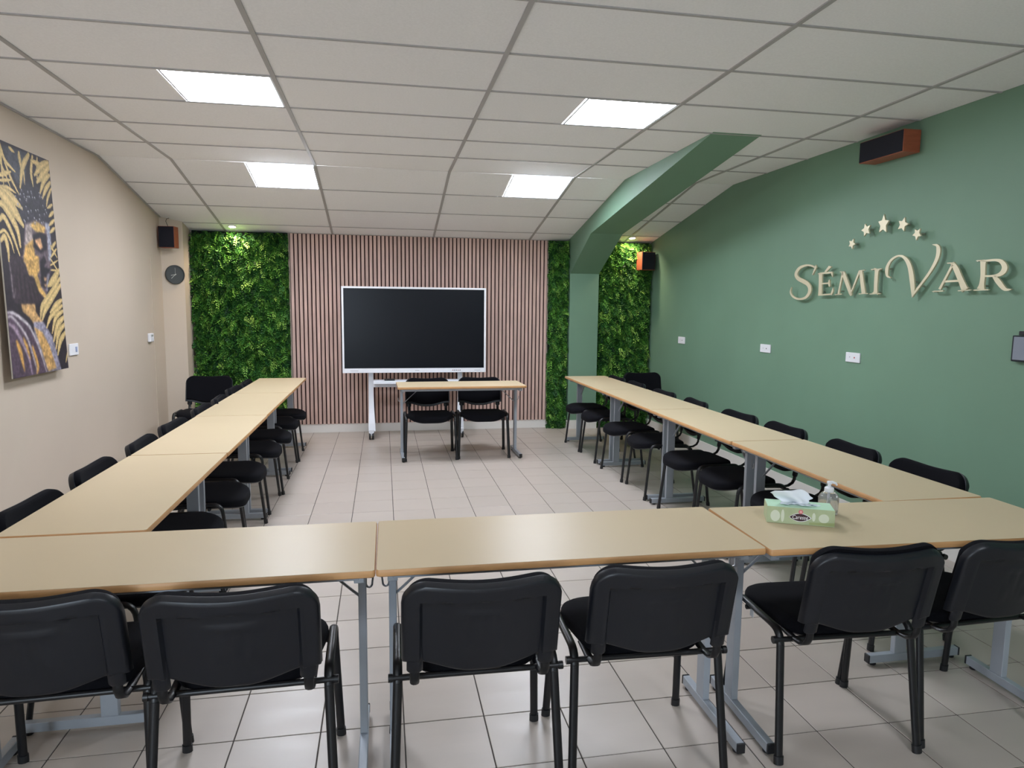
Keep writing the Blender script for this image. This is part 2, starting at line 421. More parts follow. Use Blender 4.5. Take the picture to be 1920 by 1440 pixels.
# ------------------------------------------------------------ interactive display on its stand
e = empty('interactive_display', (-.30, 5.95, 0)); tag(e, 'large dark touchscreen in a white frame on a white wheeled stand', 'screen')
hw = .832; z0, z1 = .778, 1.772
b = MB(); b.cbox(-hw,hw,.0,.085,z0,z1,.006); b.build('housing', WMET, e)
b = MB()
for a in ((-hw,-hw+.022,z0,z1),(hw-.022,hw,z0,z1),(-hw+.022,hw-.022,z1-.022,z1),(-hw+.022,hw-.022,z0,z0+.052)): b.cbox(a[0],a[1],-.014,.0,a[2],a[3],.002)
b.build('frame', WHITE, e)
MB().box(-hw+.022,hw-.022,-.006,.0,z0+.052,z1-.022).build('screen', SCREEN, e)
BL = mat('black_marks', (40,40,46), .5); RD = mat('red_mark', (150,50,60), .5); GREY = mat('grey_lettering', (150,150,156), .5)
for k in range(5): MB().lathe([(.0055,0),(.0055,-.002)],12,(.44+.021*k,-.014,z0+.026),'y').build('button', RD if k in (0,3) else BL, e)
def text_mesh(s, size, M, parent, fn, name='lettering', ext=.0004, spacing=1, align='CENTER', shear=0):
    cu = bpy.data.curves.new('t','FONT'); cu.body = s; cu.size = size; cu.align_x = align; cu.resolution_u = 3; cu.space_character = spacing; cu.shear = shear
    o = bpy.data.objects.new('t', cu); me = bpy.data.meshes.new_from_object(o); vs = [v.co.copy() for v in me.vertices]
    fs = [tuple(p.vertices) for p in me.polygons]; bpy.data.objects.remove(o); bpy.data.meshes.remove(me)
    mb = MB(); mb.add([fn(v.x, v.y) for v in vs], fs)
    me = bpy.data.meshes.new(name); me.from_pydata(mb.v, [], mb.f); me.materials.append(M)
    o = bpy.data.objects.new(name, me); COL.objects.link(o); o.parent = parent; return o
# small grey marks printed on the lower bezel (too small to read in the photograph)
for (xc,wd) in ((-.70,.09),(.02,.05),(.73,.07)):
    MB().box(xc-wd/2,xc+wd/2,-.0146,-.0138,z0+.0235,z0+.0275).build('printed_mark', GREY, e)
for sx,xp in ((-1,-.515),(1,.535)):
    b = MB()
    prof = [(.40,.055,.06,z1-.35),(.40,.05,.06,.80),(.40,.05,.055,.50),(.40,.06,.045,.30),(.40,.07,.03,.20),(.40,.07,.02,.105)]
    P = [(xp,.085-.0,1.5),(xp,.075,.75),(xp,.06,.50),(xp+sx*-.004,.02,.30),(xp+sx*-.006,-.02,.18),(xp+sx*-.008,-.045,.095)]
    hwid = [.030,.030,.031,.036,.042,.044]; hd = [.022,.022,.024,.028,.03,.03]
    vs=[];fs=[]
    for (x,y,z),a,d_ in zip(P,hwid,hd): vs += [(x-a*.9,y+.03-d_,z),(x+a*.9,y+.03-d_,z),(x+a*.9,y+.03+d_,z),(x-a*.9,y+.03+d_,z)]
    for i in range(5):
        for j in range(4): fs.append((i*4+j,i*4+(j+1)%4,i*4+4+(j+1)%4,i*4+4+j))
    fs += [(3,2,1,0),(20,21,22,23)]
    b.add(vs,fs); post = b.build('stand_post', WMET, e)
    fb = MB(); fb.cbox(xp-.03,xp+.03,-.06,.36,.075,.115,.004); fb.build('base_beam', WMET, e)
    for yc in (-.045,.33):
        cst = MB(); cst.box(xp-.018,xp+.018,yc-.02,yc+.022,.05,.078); c_o = cst.build('caster_fork', WMET, e)
        for dx in (-.017,.017): MB().lathe([(.006,-.011),(.036,-.011),(.039,-.005),(.039,.005),(.036,.011),(.006,.011)],20,(xp+dx,yc,.039),'x').build('wheel', CAP, c_o, True)
MB().cbox(-.485,.505,-.10,.09,.655,.69,.004).build('shelf', WMET, e)
MB().cbox(-.485,.505,.07,.095,.60,.64,.004).build('cross_beam', WMET, e)
r = MB().cbox(-.10,.02,-.03,.03,0,.018,.004).build('remote_control', CAP, None, loc=(-.56,5.92,.6905)); tag(r, 'small dark remote lying on the shelf of the screen stand', 'remote control')

# ------------------------------------------------------------ tables
def table_mbs(L_, W_):
    H=.76; r={}
    # rounded-corner top
    def rr(x0,x1,y0,y1,rad,n=4):
        out=[]
        for cx,cy,a in ((x1-rad,y1-rad,0),(x0+rad,y1-rad,90),(x0+rad,y0+rad,180),(x1-rad,y0+rad,270)):
            for k in range(n+1): t=math.radians(a+90*k/n); out.append((cx+rad*math.cos(t),cy+rad*math.sin(t)))
        return out
    x0,x1,y0,y1=-L_/2,L_/2,-W_/2,W_/2
    b=MB(); a=rr(x0+.0015,x1-.0015,y0+.0015,y1-.0015,.01); n=len(a)
    b.add([(x,y,H) for x,y in a]+[(x,y,H-.003) for x,y in a],[tuple(range(n)),tuple(range(n,2*n))[::-1]]+[(i,(i+1)%n,n+(i+1)%n,n+i) for i in range(n)])
    r['tabletop']=(b,TOP)
    b=MB(); rings=[(0.0018,H-.0004),(0.0,H-.004),(-.0012,H-.012),(0.0,H-.021),(.004,H-.024)]
    vs=[];
    for ins,z in rings: vs+=[(x,y,z) for x,y in rr(x0+ins,x1-ins,y0+ins,y1-ins,.011)]
    fs=[(i*n+j,i*n+(j+1)%n,(i+1)*n+(j+1)%n,(i+1)*n+j) for i in range(4) for j in range(n)]+[tuple(range(4*n,5*n))]
    b.add(vs,fs); r['edging']=(b,EDGE)
    for k,yy in enumerate((-W_/2+.065,W_/2-.065)):
        b=MB(); b.cbox(x0+.05,x1-.05,yy-.012,yy+.012,H-.05,H-.025,.002); r['rail',k]=(b,STEEL)
    return r
def make_table(L_, W_):
    e = empty('folding_table', (0,0,0)); H=.76
    for k,(b,M) in table_mbs(L_,W_).items():
        b.build(k if isinstance(k,str) else 'rail', M, e, smooth=(k=='edging'))
    for sx in (-1,1):
        xc = sx*(L_/2-.05)
        foot = MB().cbox(xc-.0145,xc+.0145,-.225,.225,.012,.048,.002).build('foot_bar', STEEL, e)
        for sy in (-1,1):
            MB().cbox(xc-.0155,xc+.0155,sy*.225-(0 if sy>0 else .008),sy*.225+(.008 if sy>0 else 0),.011,.049,.002).build('end_cap', CAP, foot)
            MB().lathe([(.012,0),(.014,.003),(.014,.012)],12,(xc,sy*.20,0)).build('glide', CAP, foot, True)
        MB().cbox(xc-.0135,xc+.0135,.045,.105,.048,.725,.002).build('leg', STEEL, e)
        MB().cbox(xc-.016,xc+.016,-.19,.19,.70,.735,.002).build('cross_rail', STEEL, e)
        b = MB(); b.tube([(xc-sx*.012,.06,.555),(xc-sx*.035,.06,.575),(xc-sx*.17,.06,.70),(xc-sx*.20,.06,.722)],.009,.004,8,up=(0,1,0)); b.build('brace', STEEL, e, True)
        b = MB(); h=[(xc+sx*.012,-.17+.24,.665)]
        for t in range(7): a=math.pi*(1+t/6*1.05); h.append((xc+sx*(.022-.011*math.cos(a+math.pi)*-1 if False else .0235+.011*math.cos(a)),.07,.592+.014*math.sin(a)))
        h.append((xc+sx*.037,.07,.615)); b.tube([(xc+sx*.0135,.07,.632)]+h[1:],.0038,None,6,up=(0,1,0)); b.build('bag_hook', HOOKM, e, True)
    return e
TL, TW = 1.298, .489
tab0 = make_table(TL, TW); used = [False]
def place_table(corner, th, label, group, side):
    """corner: the far corner on the room-centre side at the 'start'; side: which way the seats are"""
    o = tab0 if not used[0] else copy_tree(tab0); used[0] = True
    o.name = 'folding_table'
    o.location = (corner[0], corner[1], 0); o.rotation_euler.z = th; tag(o, label, 'table', group); return o
K = (1.565-.76)/(1.565-.74)
def sc(x,y): return (CAM[0]+(x-CAM[0])*K, CAM[1]+(y-CAM[1])*K)
gT = 'folding tables set out in a U'
ord4 = ['farthest one by the back wall','second from the back wall','third from the back wall','nearest one']
rx, ry = sc(1.458,5.750); lx, ly = sc(-1.524,5.825)
for k in range(4):
    yc = ry-(k+.5)*1.304; jit = (0,.004,-.004,.003)[k]
    # local +y is the side the legs lean to (away from the seats): for the right row that is -x
    place_table((rx+TW/2+jit, yc), math.pi/2, 'maple table in the right-hand row, '+ord4[k], gT, 1)
for k in range(4):
    yc = ly-(k+.5)*1.304; jit = (0,-.003,.002,0)[k]
    place_table((lx-TW/2+jit, yc), -math.pi/2, 'maple table in the left-hand row, '+ord4[k], gT, 1)
def row_table(x,y,th,label,group=gT):
    X,Y=sc(x,y); ux=Vector((math.cos(th),math.sin(th),0)); uy=Vector((math.sin(th),-math.cos(th),0))
    c=Vector((X,Y,0))+ux*TL/2+uy*TW/2
    return place_table(c, th, label, group, 0)
row_table(-.693,.461,-.009,'maple table in the middle of the near row, two chairs pushed up to it')
tn = row_table(.652,.431,-.031,'maple table at the right end of the near row, under the tissue box')
row_table(-.697-1.332,.464,-.004,'maple table at the left end of the near row')
ts = row_table(-.538,5.302,.019,'single maple table in front of the big screen','presenter table')
ts['group'] = 'table by the screen'

# ------------------------------------------------------------ chairs
def superr(w_, d_, rads, n=6):
    """outline of rounded rect: rads = (front right, front left, rear left, rear right)"""
    out=[]
    for (cx,cy,a,r) in ((w_[0]-rads[0], d_[1]-rads[0],0,rads[0]),(-w_[0]+rads[1],d_[1]-rads[1],90,rads[1]),(-w_[1]+rads[2],d_[0]+rads[2],180,rads[2]),(w_[1]-rads[3],d_[0]+rads[3],270,rads[3])):
        for k in range(n+1): t=math.radians(a+90*k/n); out.append((cx+r*math.cos(t),cy+r*math.sin(t)))
    return out
def backfn(u, v, off):
    """back surface: u across, v up (0..H), off toward the sitter; local chair coords"""
    lean = math.radians(13); y = -.232 - v*math.sin(lean)*1.0 - .030*(1-(u/.225)**2) + .0
    y += .05*max(0,(v-.20))**1*0
    z = .497 + v*math.cos(lean)
    return (u, y+off*math.cos(lean), z+off*math.sin(lean))
def back_panel(w_, H_, R_, off_front, off_back, relief=None, vb=None, nu=52, nv=34, dip=.012):
    us=[w_*math.sin(math.pi*(i/(nu-1)-.5))*(1) for i in range(nu)]
    us=[w_*max(-1,min(1,(2*i/(nu-1)-1)*.35+.65*math.sin(math.pi*(i/(nu-1)-.5)))) for i in range(nu)]
    b=MB(); P=[[],[]]
    for u in us:
        a=abs(u); top=H_-dip*math.cos(min(a/w_,1)*math.pi/2)**2
        if a>w_-R_: top-=R_-math.sqrt(max(0,R_*R_-(a-(w_-R_))**2))
        bot=vb(u) if vb else 0
        for j in range(nv):
            t=j/(nv-1); t=t*.6+.4*(.5-.5*math.cos(math.pi*t)); v=bot+(top-bot)*t
            ed=min(w_-a, top-v, v-bot); rim=min(1,ed/.012) ; rim=math.sqrt(max(0,1-(1-rim)**2))
            of=off_back*(rim*.75+.25)-(relief(u,v,H_,w_) if relief else 0)*rim
            P[0].append(backfn(u,v,of)); P[1].append(backfn(u,v,off_front*(.45+.55*rim)))
    n0=len(P[0]); b.grid(P[0],nu,nv); b.grid(P[1],nu,nv)
    for i in range(nu-1):
        for j in (0,nv-1): b.f.append((i*nv+j,(i+1)*nv+j,n0+(i+1)*nv+j,n0+i*nv+j)); b.mi.append(0)
    for j in range(nv-1):
        for i in (0,nu-1): b.f.append((i*nv+j,i*nv+j+1,n0+i*nv+j+1,n0+i*nv+j)); b.mi.append(0)
    return b
def sst(x,a,c): t=max(0,min(1,(x-a)/(c-a))); return t*t*(3-2*t)
def relief(u,v,H_,w_):
    a=abs(u); top=H_-.01
    band=max(sst(a,w_-.060,w_-.050), sst(v,top-.060,top-.051))
    h=.017*band
    # moulded ribs in the middle
    if .05<v<.185:
        e_=min(1,(v-.05)/.02,(.185-v)/.006)
        for c0 in (-.045,-.015,.015,.045): h+=.0036*e_*math.exp(-((u-c0*(1+.25*(v-.1)/.1))/.004)**2)
    if a<.075: h+=.0045*math.exp(-((v-.190)/.0045)**2)
    return h
def vbot(u):
    a=abs(u); return -.010+.040*sst(a,.03,.215)
def make_chair():
    e = empty('stacking_chair',(0,0,0))
    # seat cushion
    ol = superr((.232,.205),(-.150,.268),(.165,.165,.09,.09),9); n=len(ol)
    def sz(x,y,k): 
        f=max(0,(y-.12)/.145); return .462 - .018*f*f + .004*(x/.22)**2 + (-.004 if y<-.1 else 0)
    rings=[(1.0,-.034),(1.006,-.022),(1.0,-.010),(.985,-.002),(.94,.004),(.8,.008),(.5,.010),(.2,.010)]
    b=MB(); vs=[]
    for s,dz in rings: vs+=[(x*s,.045+(y-.045)*s,sz(x*s,.045+(y-.045)*s,0)+dz-(.012*max(0,(y-.15)/.115) if dz<-.02 else 0)) for x,y in ol]
    fs=[(i*n+j,i*n+(j+1)%n,(i+1)*n+(j+1)%n,(i+1)*n+j) for i in range(len(rings)-1) for j in range(n)]+[tuple(range(n))[::-1],tuple(range((len(rings)-1)*n,len(rings)*n))]
    b.add(vs,fs); b.build('seat',FAB,e,True)
    b=MB(); vs=[]
    for s,dz in ((.80,-.048),(.955,-.044),(.985,-.036),(.97,-.030)): vs+=[(x*s,.045+(y-.045)*s,sz(x*s,.045+(y-.045)*s,0)+dz-(.012*max(0,(y-.15)/.115))) for x,y in ol]
    b.add(vs,[(i*n+j,i*n+(j+1)%n,(i+1)*n+(j+1)%n,(i+1)*n+j) for i in range(3) for j in range(n)]+[tuple(range(n))[::-1]])
    b.build('seat_shell',PLAS,e,True)
    # back
    back_panel(.236,.304,.078,.003,-.006,relief,vbot).build('back_shell',PLAS,e,True)
    back_panel(.224,.303,.074,.030,.004,None,lambda u:.022+.9*vbot(u)).build('backrest',FAB,e,True)
    for s in (-1,1):
        # channel cover at the lower corners of the shell
        b=MB(); b.tube([backfn(s*.197,v,-.010) for v in (-.006,.0,.03,.08,.14)],.024,.011,12,up=(1,0,0),scl=[.75,1,1,.95,.75]); b.build('post_cover',PLAS,e,True)
        # J shaped post
        pts=[(s*.197,-.05,.428),(s*.197,-.11,.426),(s*.197,-.16,.424),(s*.197,-.205,.430),(s*.197,-.234,.446),(s*.197,-.248,.470),(s*.197,-.250,.495),backfn(s*.197,.03,.0)]
        b=MB(); b.tube(pts,.014,.0075,10,up=(1,0,0)); b.build('back_post',TUBE,e,True)
        # side frame: legs and the rail joining them
        X=s*.247
        def arc(p0,p1,p2,k=5): return [tuple((1-t)**2*a+2*t*(1-t)*c+t*t*d for a,c,d in zip(p0,p1,p2)) for t in [i/k for i in range(k+1)]]
        fr=[(s*.262,.213,.012),(X,.172,.40)]; rr_=[(s*.262,-.213,.012),(X,-.157,.405)]
        for nm,(p0,p1) in (('leg',fr),('leg',rr_)):
            b=MB(); b.tube([p0,p1],.0145,.0102,12,up=(1,0,0)); lo=b.build(nm,TUBE,e,True)
            d=Vector(p1)-Vector(p0); d.normalize()
            b=MB(); b.tube([Vector(p0)-d*.012,Vector(p0)+d*.016],.0175,.0135,12,up=(1,0,0)); g=b.build('foot_cap',CAP,lo,True)
        b=MB(); b.tube(arc(fr[1],(X,.166,.452),(X,.118,.452))+arc((X,-.100,.452),(X,-.152,.452),rr_[1]),.0145,.0102,12,up=(1,0,0)); b.build('side_rail',TUBE,e,True)
    b=MB(); b.tube([(-.272,-.156,.422),(.272,-.156,.422)],.0095,None,10,up=(0,0,1)); 
    for s in (-1,1): b.tube([(s*.262,-.156,.422),(s*.276,-.156,.422)],.013,None,10,up=(0,0,1))
    b.build('rear_crossbar',TUBE,e,True)
    b=MB(); b.tube([(-.247,.10,.425),(.247,.10,.425)],.0095,None,10,up=(0,0,1)); b.build('front_crossbar',TUBE,e,True)
    return e
ch0 = make_chair(); cu_ = [False]
def chair(x,y,rz,label,group):
    o = ch0 if not cu_[0] else copy_tree(ch0); cu_[0]=True
    o.location=(x,y,0); o.rotation_euler.z=rz; tag(o,label,'chair',group); return o
gN='black chairs along the near row'; gR='black chairs along the right wall'; gL='black chairs along the left wall'; gS='black chairs at the screen table'; gC='black chairs in the back corners'
D=math.radians
for x,y,a,l in [(-1.622,.10,D(2),'black chair seen from behind at the bottom left, cut by the picture edge'),
                (-1.092,.06,D(1),'black chair seen from behind, second from the left in the near row'),
                (-.385,.035,D(-1),'black chair seen from behind at the left half of the middle near table'),
                (.187,.045,D(-2),'black chair seen from behind at the right half of the middle near table'),
                (.935,.055,D(-3),'black chair seen from behind, standing out in front of the tissue box'),
                (1.475,.075,D(2),'black chair seen from behind at the right edge, overlapping its neighbour')]:
    c=chair(x,y,a,l,gN)
    if 'tissue' in l:
        for q_ in c.children:
            if q_.name.startswith('backrest'): q_.location.z=.012
        MB().box(-.001,.001,-.012,.012,-.03,0).build('care_tag',WHITE,c,loc=(-.222,.10,.415))
os8=['nearest the back wall','second from the back wall','third from the back wall','fourth from the back wall','fourth from the near end','third from the near end','second from the near end','nearest the near row of tables']
for k,(x,y,a) in enumerate([(1.615,5.17,1),(1.63,4.612,-1),(1.63,3.87,2),(1.645,3.26,-4),(1.665,2.53,3),(1.69,1.98,0),(1.71,1.34,-2),(1.73,.78,3)]):
    chair(x,y,math.pi/2+D(a),'black chair facing left at the right-hand row, '+os8[k],gR)
for k,(x,y,a) in enumerate([(-1.73,5.10,2),(-1.745,4.55,-2),(-1.72,3.88,3),(-1.73,3.34,0),(-1.735,2.62,-3),(-1.735,2.04,2),(-1.75,1.40,0),(-1.745,.76,-2)]):
    chair(x,y,-math.pi/2+D(a),'black chair facing right at the left-hand row, '+os8[k],gL)
chair(-.205,4.915,math.pi+D(1),'black chair facing the camera behind the small table, left one',gS)
chair(.348,4.945,math.pi-D(2),'black chair facing the camera behind the small table, right one',gS)
chair(-2.50,5.33,math.pi,'black chair facing forward in the left back corner before the plant wall',gC)
chair(2.37,5.30,math.pi,'black chair facing forward in the right back corner before the plant wall',gC)

# ------------------------------------------------------------ things on the near table
TH=.7605
e=empty('tissue_box',(.755,.159,TH),math.atan2(-.101,.216)); tag(e,'pale green cardboard tissue box with a tissue pulled up, lying on the near table','tissue box')
BOXG=mat('pale_green_card',(176,188,148),.5,noise=(16,.10,(1,1,1))); BOXT=mat('mint_card',(190,226,196),.5,noise=(12,.05,(1,1,1))); OLIVE=mat('olive_print',(160,172,118),.5); PALE=mat('pale_leaf_print',(216,222,200),.5)
bw,bd,bh=.238,.105,.063
MB().cbox(0,bw,0,bd,0,bh,.001).build('carton',BOXG,e)
MB().box(.002,bw-.002,.002,bd-.002,bh-.0005,bh+.0004).build('lid',BOXT,e)
def ell(cx,cy,rx_,ry_,n=24,pw=1): return [(cx+rx_*math.copysign(abs(math.cos(2*math.pi*k/n))**pw,math.cos(2*math.pi*k/n)),cy+ry_*math.copysign(abs(math.sin(2*math.pi*k/n))**pw,math.sin(2*math.pi*k/n))) for k in range(n)]
ff=lambda y_:(lambda u,v,w_:(u,y_+w_,v))
for i,(cx,cy,rx_,ry_) in enumerate([(.030,.028,.017,.022),(.056,.030,.006,.024),(.200,.030,.018,.017),(.165,.033,.006,.016)]):
    MB().prism(ell(cx,cy,rx_,ry_),ff(-.0003),0,.0003).build('leaf_print',PALE,e)
MB().prism([(.150,.004),(.2375,.004),(.2375,.016),(.150,.012)],ff(-.0003),0,.0003).build('leaf_print',OLIVE,e)
def lens(cx,cy,a,h,n=12): 
    return [(cx-a+2*a*k/n,cy-h*(1-((2*k/n)-1)**2)) for k in range(n+1)]+[(cx+a-2*a*k/n,cy+h*(1-((2*k/n)-1)**2)) for k in range(1,n)]
MB().prism(lens(.118,.028,.0395,.0165),ff(-.0005),0,.0004).build('badge_outline',WHITE,e,loc=(0,0,0))
MB().prism(lens(.117,.028,.037,.0143),ff(-.0008),0,.0004).build('badge',mat('dark_plum_print',(58,28,36),.5),e)
MB().prism(ell(.119,.0495,.0082,.0082),ff(-.0009),0,.0004).build('seal',mat('pink_print',(214,120,124),.5),e)
MB().prism(ell(.119,.0495,.0045,.0045),ff(-.0012),0,.0003).build('seal',mat('light_pink_print',(236,178,176),.5),e)
text_mesh('Caresse',.0205,mat('white_print',(250,250,250),.6),e,lambda u,v:(.117+u*.84,-.0012,.0215+v*1.05),shear=.15)
# slot and tissue
MB().prism(ell(.125,.055,.072,.020,24,.8),lambda u,v,w_:(u,v,bh+.0004+w_),0,.0005).build('slot',mat('slot_film',(214,232,228),.3),e)
def tissue_pt(u,v):
    x=.052+.115*u+(.010*math.sin(5*u))*(1-v)+ (.5-u)*.012*(1-v)-(.022*v if u<.15 else 0)
    top=.047*(.62+.55*math.sin(math.pi*(.12+.80*u)))-.006*(u>.9)
    y=.055+.012*math.sin(7*u+3*v)*(1-.3*v)-.008*v*math.cos(3*u)
    return (x-.018*v*(1-u)+.003*math.sin(9*v), y, bh+.002+top*v+.003*math.sin(11*u)*v)
b=MB(); nu,nv=26,12
P=[tissue_pt(i/(nu-1),j/(nv-1)) for i in range(nu) for j in range(nv)]; b.grid(P,nu,nv)
o=b.build('tissue',mat('white_tissue',(240,243,248),.85),e,True); sm=o.modifiers.new('thickness','SOLIDIFY'); sm.thickness=.0006
P=[(.05+.13*i/15,.03+.014*j/3-.008*math.sin(i*.8),bh+.003+.004*math.sin(i*1.1+j)**2) for i in range(16) for j in range(5)]
b=MB(); b.grid(P,16,5); o=b.build('tissue_fold',mat('tissue_white_fold',(228,236,244),.85),e,True); o.modifiers.new('thickness','SOLIDIFY').thickness=.0006

e=empty('gel_dispenser',(1.060,.225,TH)); tag(e,'clear hand gel pump bottle with a white pump behind the tissue box','bottle')
CLEAR=mat('clear_plastic',(238,240,240),.06,trans=.93); GEL=mat('clear_gel',(236,236,232),.15,trans=.85)
MB().lathe([(.030,0),(.036,.003),(.037,.012),(.038,.056),(.037,.066),(.033,.076),(.025,.084),(.016,.089),(.0145,.092)],28).build('bottle_body',CLEAR,e,True)
MB().lathe([(.0,.004),(.033,.004),(.0345,.012),(.0345,.050),(.031,.060),(.0,.060)],24).build('gel',GEL,e,True)
MB().lathe([(.0035,.010),(.0035,.088)],10).build('dip_tube',WHITE,e,True)
p_o=MB().lathe([(.0165,.086),(.0175,.088),(.0172,.104),(.013,.107),(.007,.107),(.006,.118),(.010,.120),(.0105,.127),(.008,.130),(.0,.131)],20).build('pump_collar',WHITE,e,True)
b=MB(); b.tube([(0,0,.1255),(.010,-.004,.1265),(.022,-.009,.122),(.026,-.011,.115)],.0055,.0045,10,up=(0,0,1),scl=[1.1,1,.8,.6]); b.build('spout',WHITE,e,True)

# ------------------------------------------------------------ wall fittings
def wallpt(y,z,off): return (xr(y)-off, y, z)
WA = math.atan(.0149)
def right_plate(y,z,w_,h_,label,cat,group,M=WHITE,red=False):
    e=empty('wall_socket' if cat!='switch' else 'wall_switch',(xr(y),y,z),WA); tag(e,label,cat,group)
    MB().cbox(-.012,-.0,-w_/2,w_/2,-h_/2,h_/2,.003).build('plate',M,e)
    MB().lathe([(.006,0),(.006,-.001)],12,(-.012,-.022,.0),'x').build('pin_hole',mat('red_dot',(176,60,60),.5) if red else BL,e)
    MB().lathe([(.004,0),(.004,-.001)],10,(-.012,.03,.002),'x').build('pin_hole',GREY,e)
    return e
right_plate(5.41,1.187,.17,.08,'white double wall plate on the green wall, farthest from the camera','wall plate','plates on the green wall')
right_plate(3.648,1.20,.165,.076,'white double wall plate on the green wall, middle one','wall plate','plates on the green wall')
right_plate(2.464,1.205,.155,.074,'white double wall plate on the green wall, nearest to the camera with a red dot','wall plate','plates on the green wall',red=True)
e=empty('wall_panel_box',(xr(1.06),1.06,1.357),WA); tag(e,'grey wall box with a dark edge cut off by the right picture edge','wall box')
MB().cbox(-.03,0,-.08,.08,-.073,.073,.004).build('housing',SWD,e)
MB().cbox(-.034,-.03,-.078,.066,-.063,.066,.0015).build('cover',SWG,e)
MB().cbox(-.02,-.001,-.05,.052,.075,.098,.003).build('cable_gland',CAP,e)
e=empty('wall_socket',(XL,3.69,1.197)); tag(e,'white double wall plate on the cream wall beside the canvas','wall plate','plates on the cream wall')
MB().cbox(0,.012,-.075,.075,-.045,.045,.003).build('plate',WHITE,e); MB().cbox(.012,.016,.018,.045,-.02,.02,.001).build('rocker',mat('bluish_insert',(150,160,190),.5),e)
e=empty('thermostat',(XL,5.47,1.205)); tag(e,'small white thermostat on the cream wall near the pilaster','thermostat')
MB().cbox(0,.03,-.055,.055,-.042,.045,.006).build('housing',WHITE,e); MB().cbox(.03,.032,-.03,.03,.012,.030,.0008).build('display',mat('grey_lcd',(150,156,150),.4),e)
MB().cbox(.03,.033,.005,.03,-.028,-.006,.001).build('button',WMET,e)

# loudspeakers
def speaker(loc,rz,w_,d_,h_,label,angle=0):
    e=empty('wall_speaker',loc,rz); tag(e,label,'speaker','small wooden wall loudspeakers')
    t=.006
    b=MB(); b.cbox(-w_/2,w_/2,-d_/2,d_/2,-h_/2,-h_/2+t,.0015); b.cbox(-w_/2,w_/2,-d_/2,d_/2,h_/2-t,h_/2,.0015)
    b.cbox(-w_/2,-w_/2+t,-d_/2,d_/2,-h_/2+t,h_/2-t,.0015); b.cbox(w_/2-t,w_/2,-d_/2,d_/2,-h_/2+t,h_/2-t,.0015); b.box(-w_/2+t,w_/2-t,d_/2-t,d_/2,-h_/2+t,h_/2-t)
    b.build('cabinet',REDWOOD,e)
    MB().cbox(-w_/2+t*.6,w_/2-t*.6,-d_/2-.006,-d_/2+.012,-h_/2+t*.6,h_/2-t*.6,.003).build('grille',GRILLE,e)
    return e
s1=speaker((-2.925,5.905,2.262),D(-5),.165,.12,.225,'small wooden speaker high on the cream pilaster above the clock')
b=MB(); b.box(-.03,.03,.06,.115,-.03,.03); b.build('bracket',CAP,s1)
s2=speaker((2.635,6.255,2.150),D(6),.185,.15,.225,'small wooden speaker in the right corner before the plant wall')
b=MB(); b.box(.085,.135,.0,.03,-.02,.02); b.build('bracket',CAP,s2)
s3=speaker((xr(2.155)-.075,2.155,2.672),-math.pi/2+WA,.415,.13,.145,'long wooden speaker lying high on the green wall under the ceiling')
b=MB(); b.box(-.05,.05,.062,.078,-.04,.04); b.build('bracket',CAP,s3)
cb=MB(); cb.tube([(-2.93,5.93,2.37),(-2.945,5.955,2.40),(-2.965,5.975,2.44),(-2.955,5.985,2.468),(-2.93,5.985,2.474)],.003,None,6); o=cb.build('speaker_cable',CAP,None,True); tag(o,'thin dark cable running from the left speaker to the ceiling','cable')

# clock on the pilaster front
ca=math.atan2(.16,.19)
e=empty('wall_clock',(-2.925,6.059,1.872),ca); tag(e,'round charcoal wall clock with thin white hands on the cream pilaster','clock')
MB().lathe([(.100,0),(.104,-.006),(.104,-.026),(.100,-.030),(.094,-.030),(.092,-.022)],48,(0,0,0),'y').build('rim',CLOCKR,e,True)
MB().lathe([(.093,-.004),(.093,-.020)],48,(0,0,0),'y').build('face',CLOCKF,e)
LT=mat('pale_hand',(206,208,206),.5); TK=mat('grey_tick',(134,138,138),.5)
for k in range(12):
    a=2*math.pi*k/12; b=MB(); b.box(-.0022,.0022,-.0215,-.020,.070,.083); o=b.build('hour_mark',TK,e); o.rotation_euler.y=a
for ang,l,w_ in ((258,.048,.004),(225,.062,.0032),(0,.075,.001)):
    b=MB(); b.box(-w_/2,w_/2,-.024,-.0222,-.012,l); o=b.build('clock_hand',LT,e); o.rotation_euler.y=D(ang)

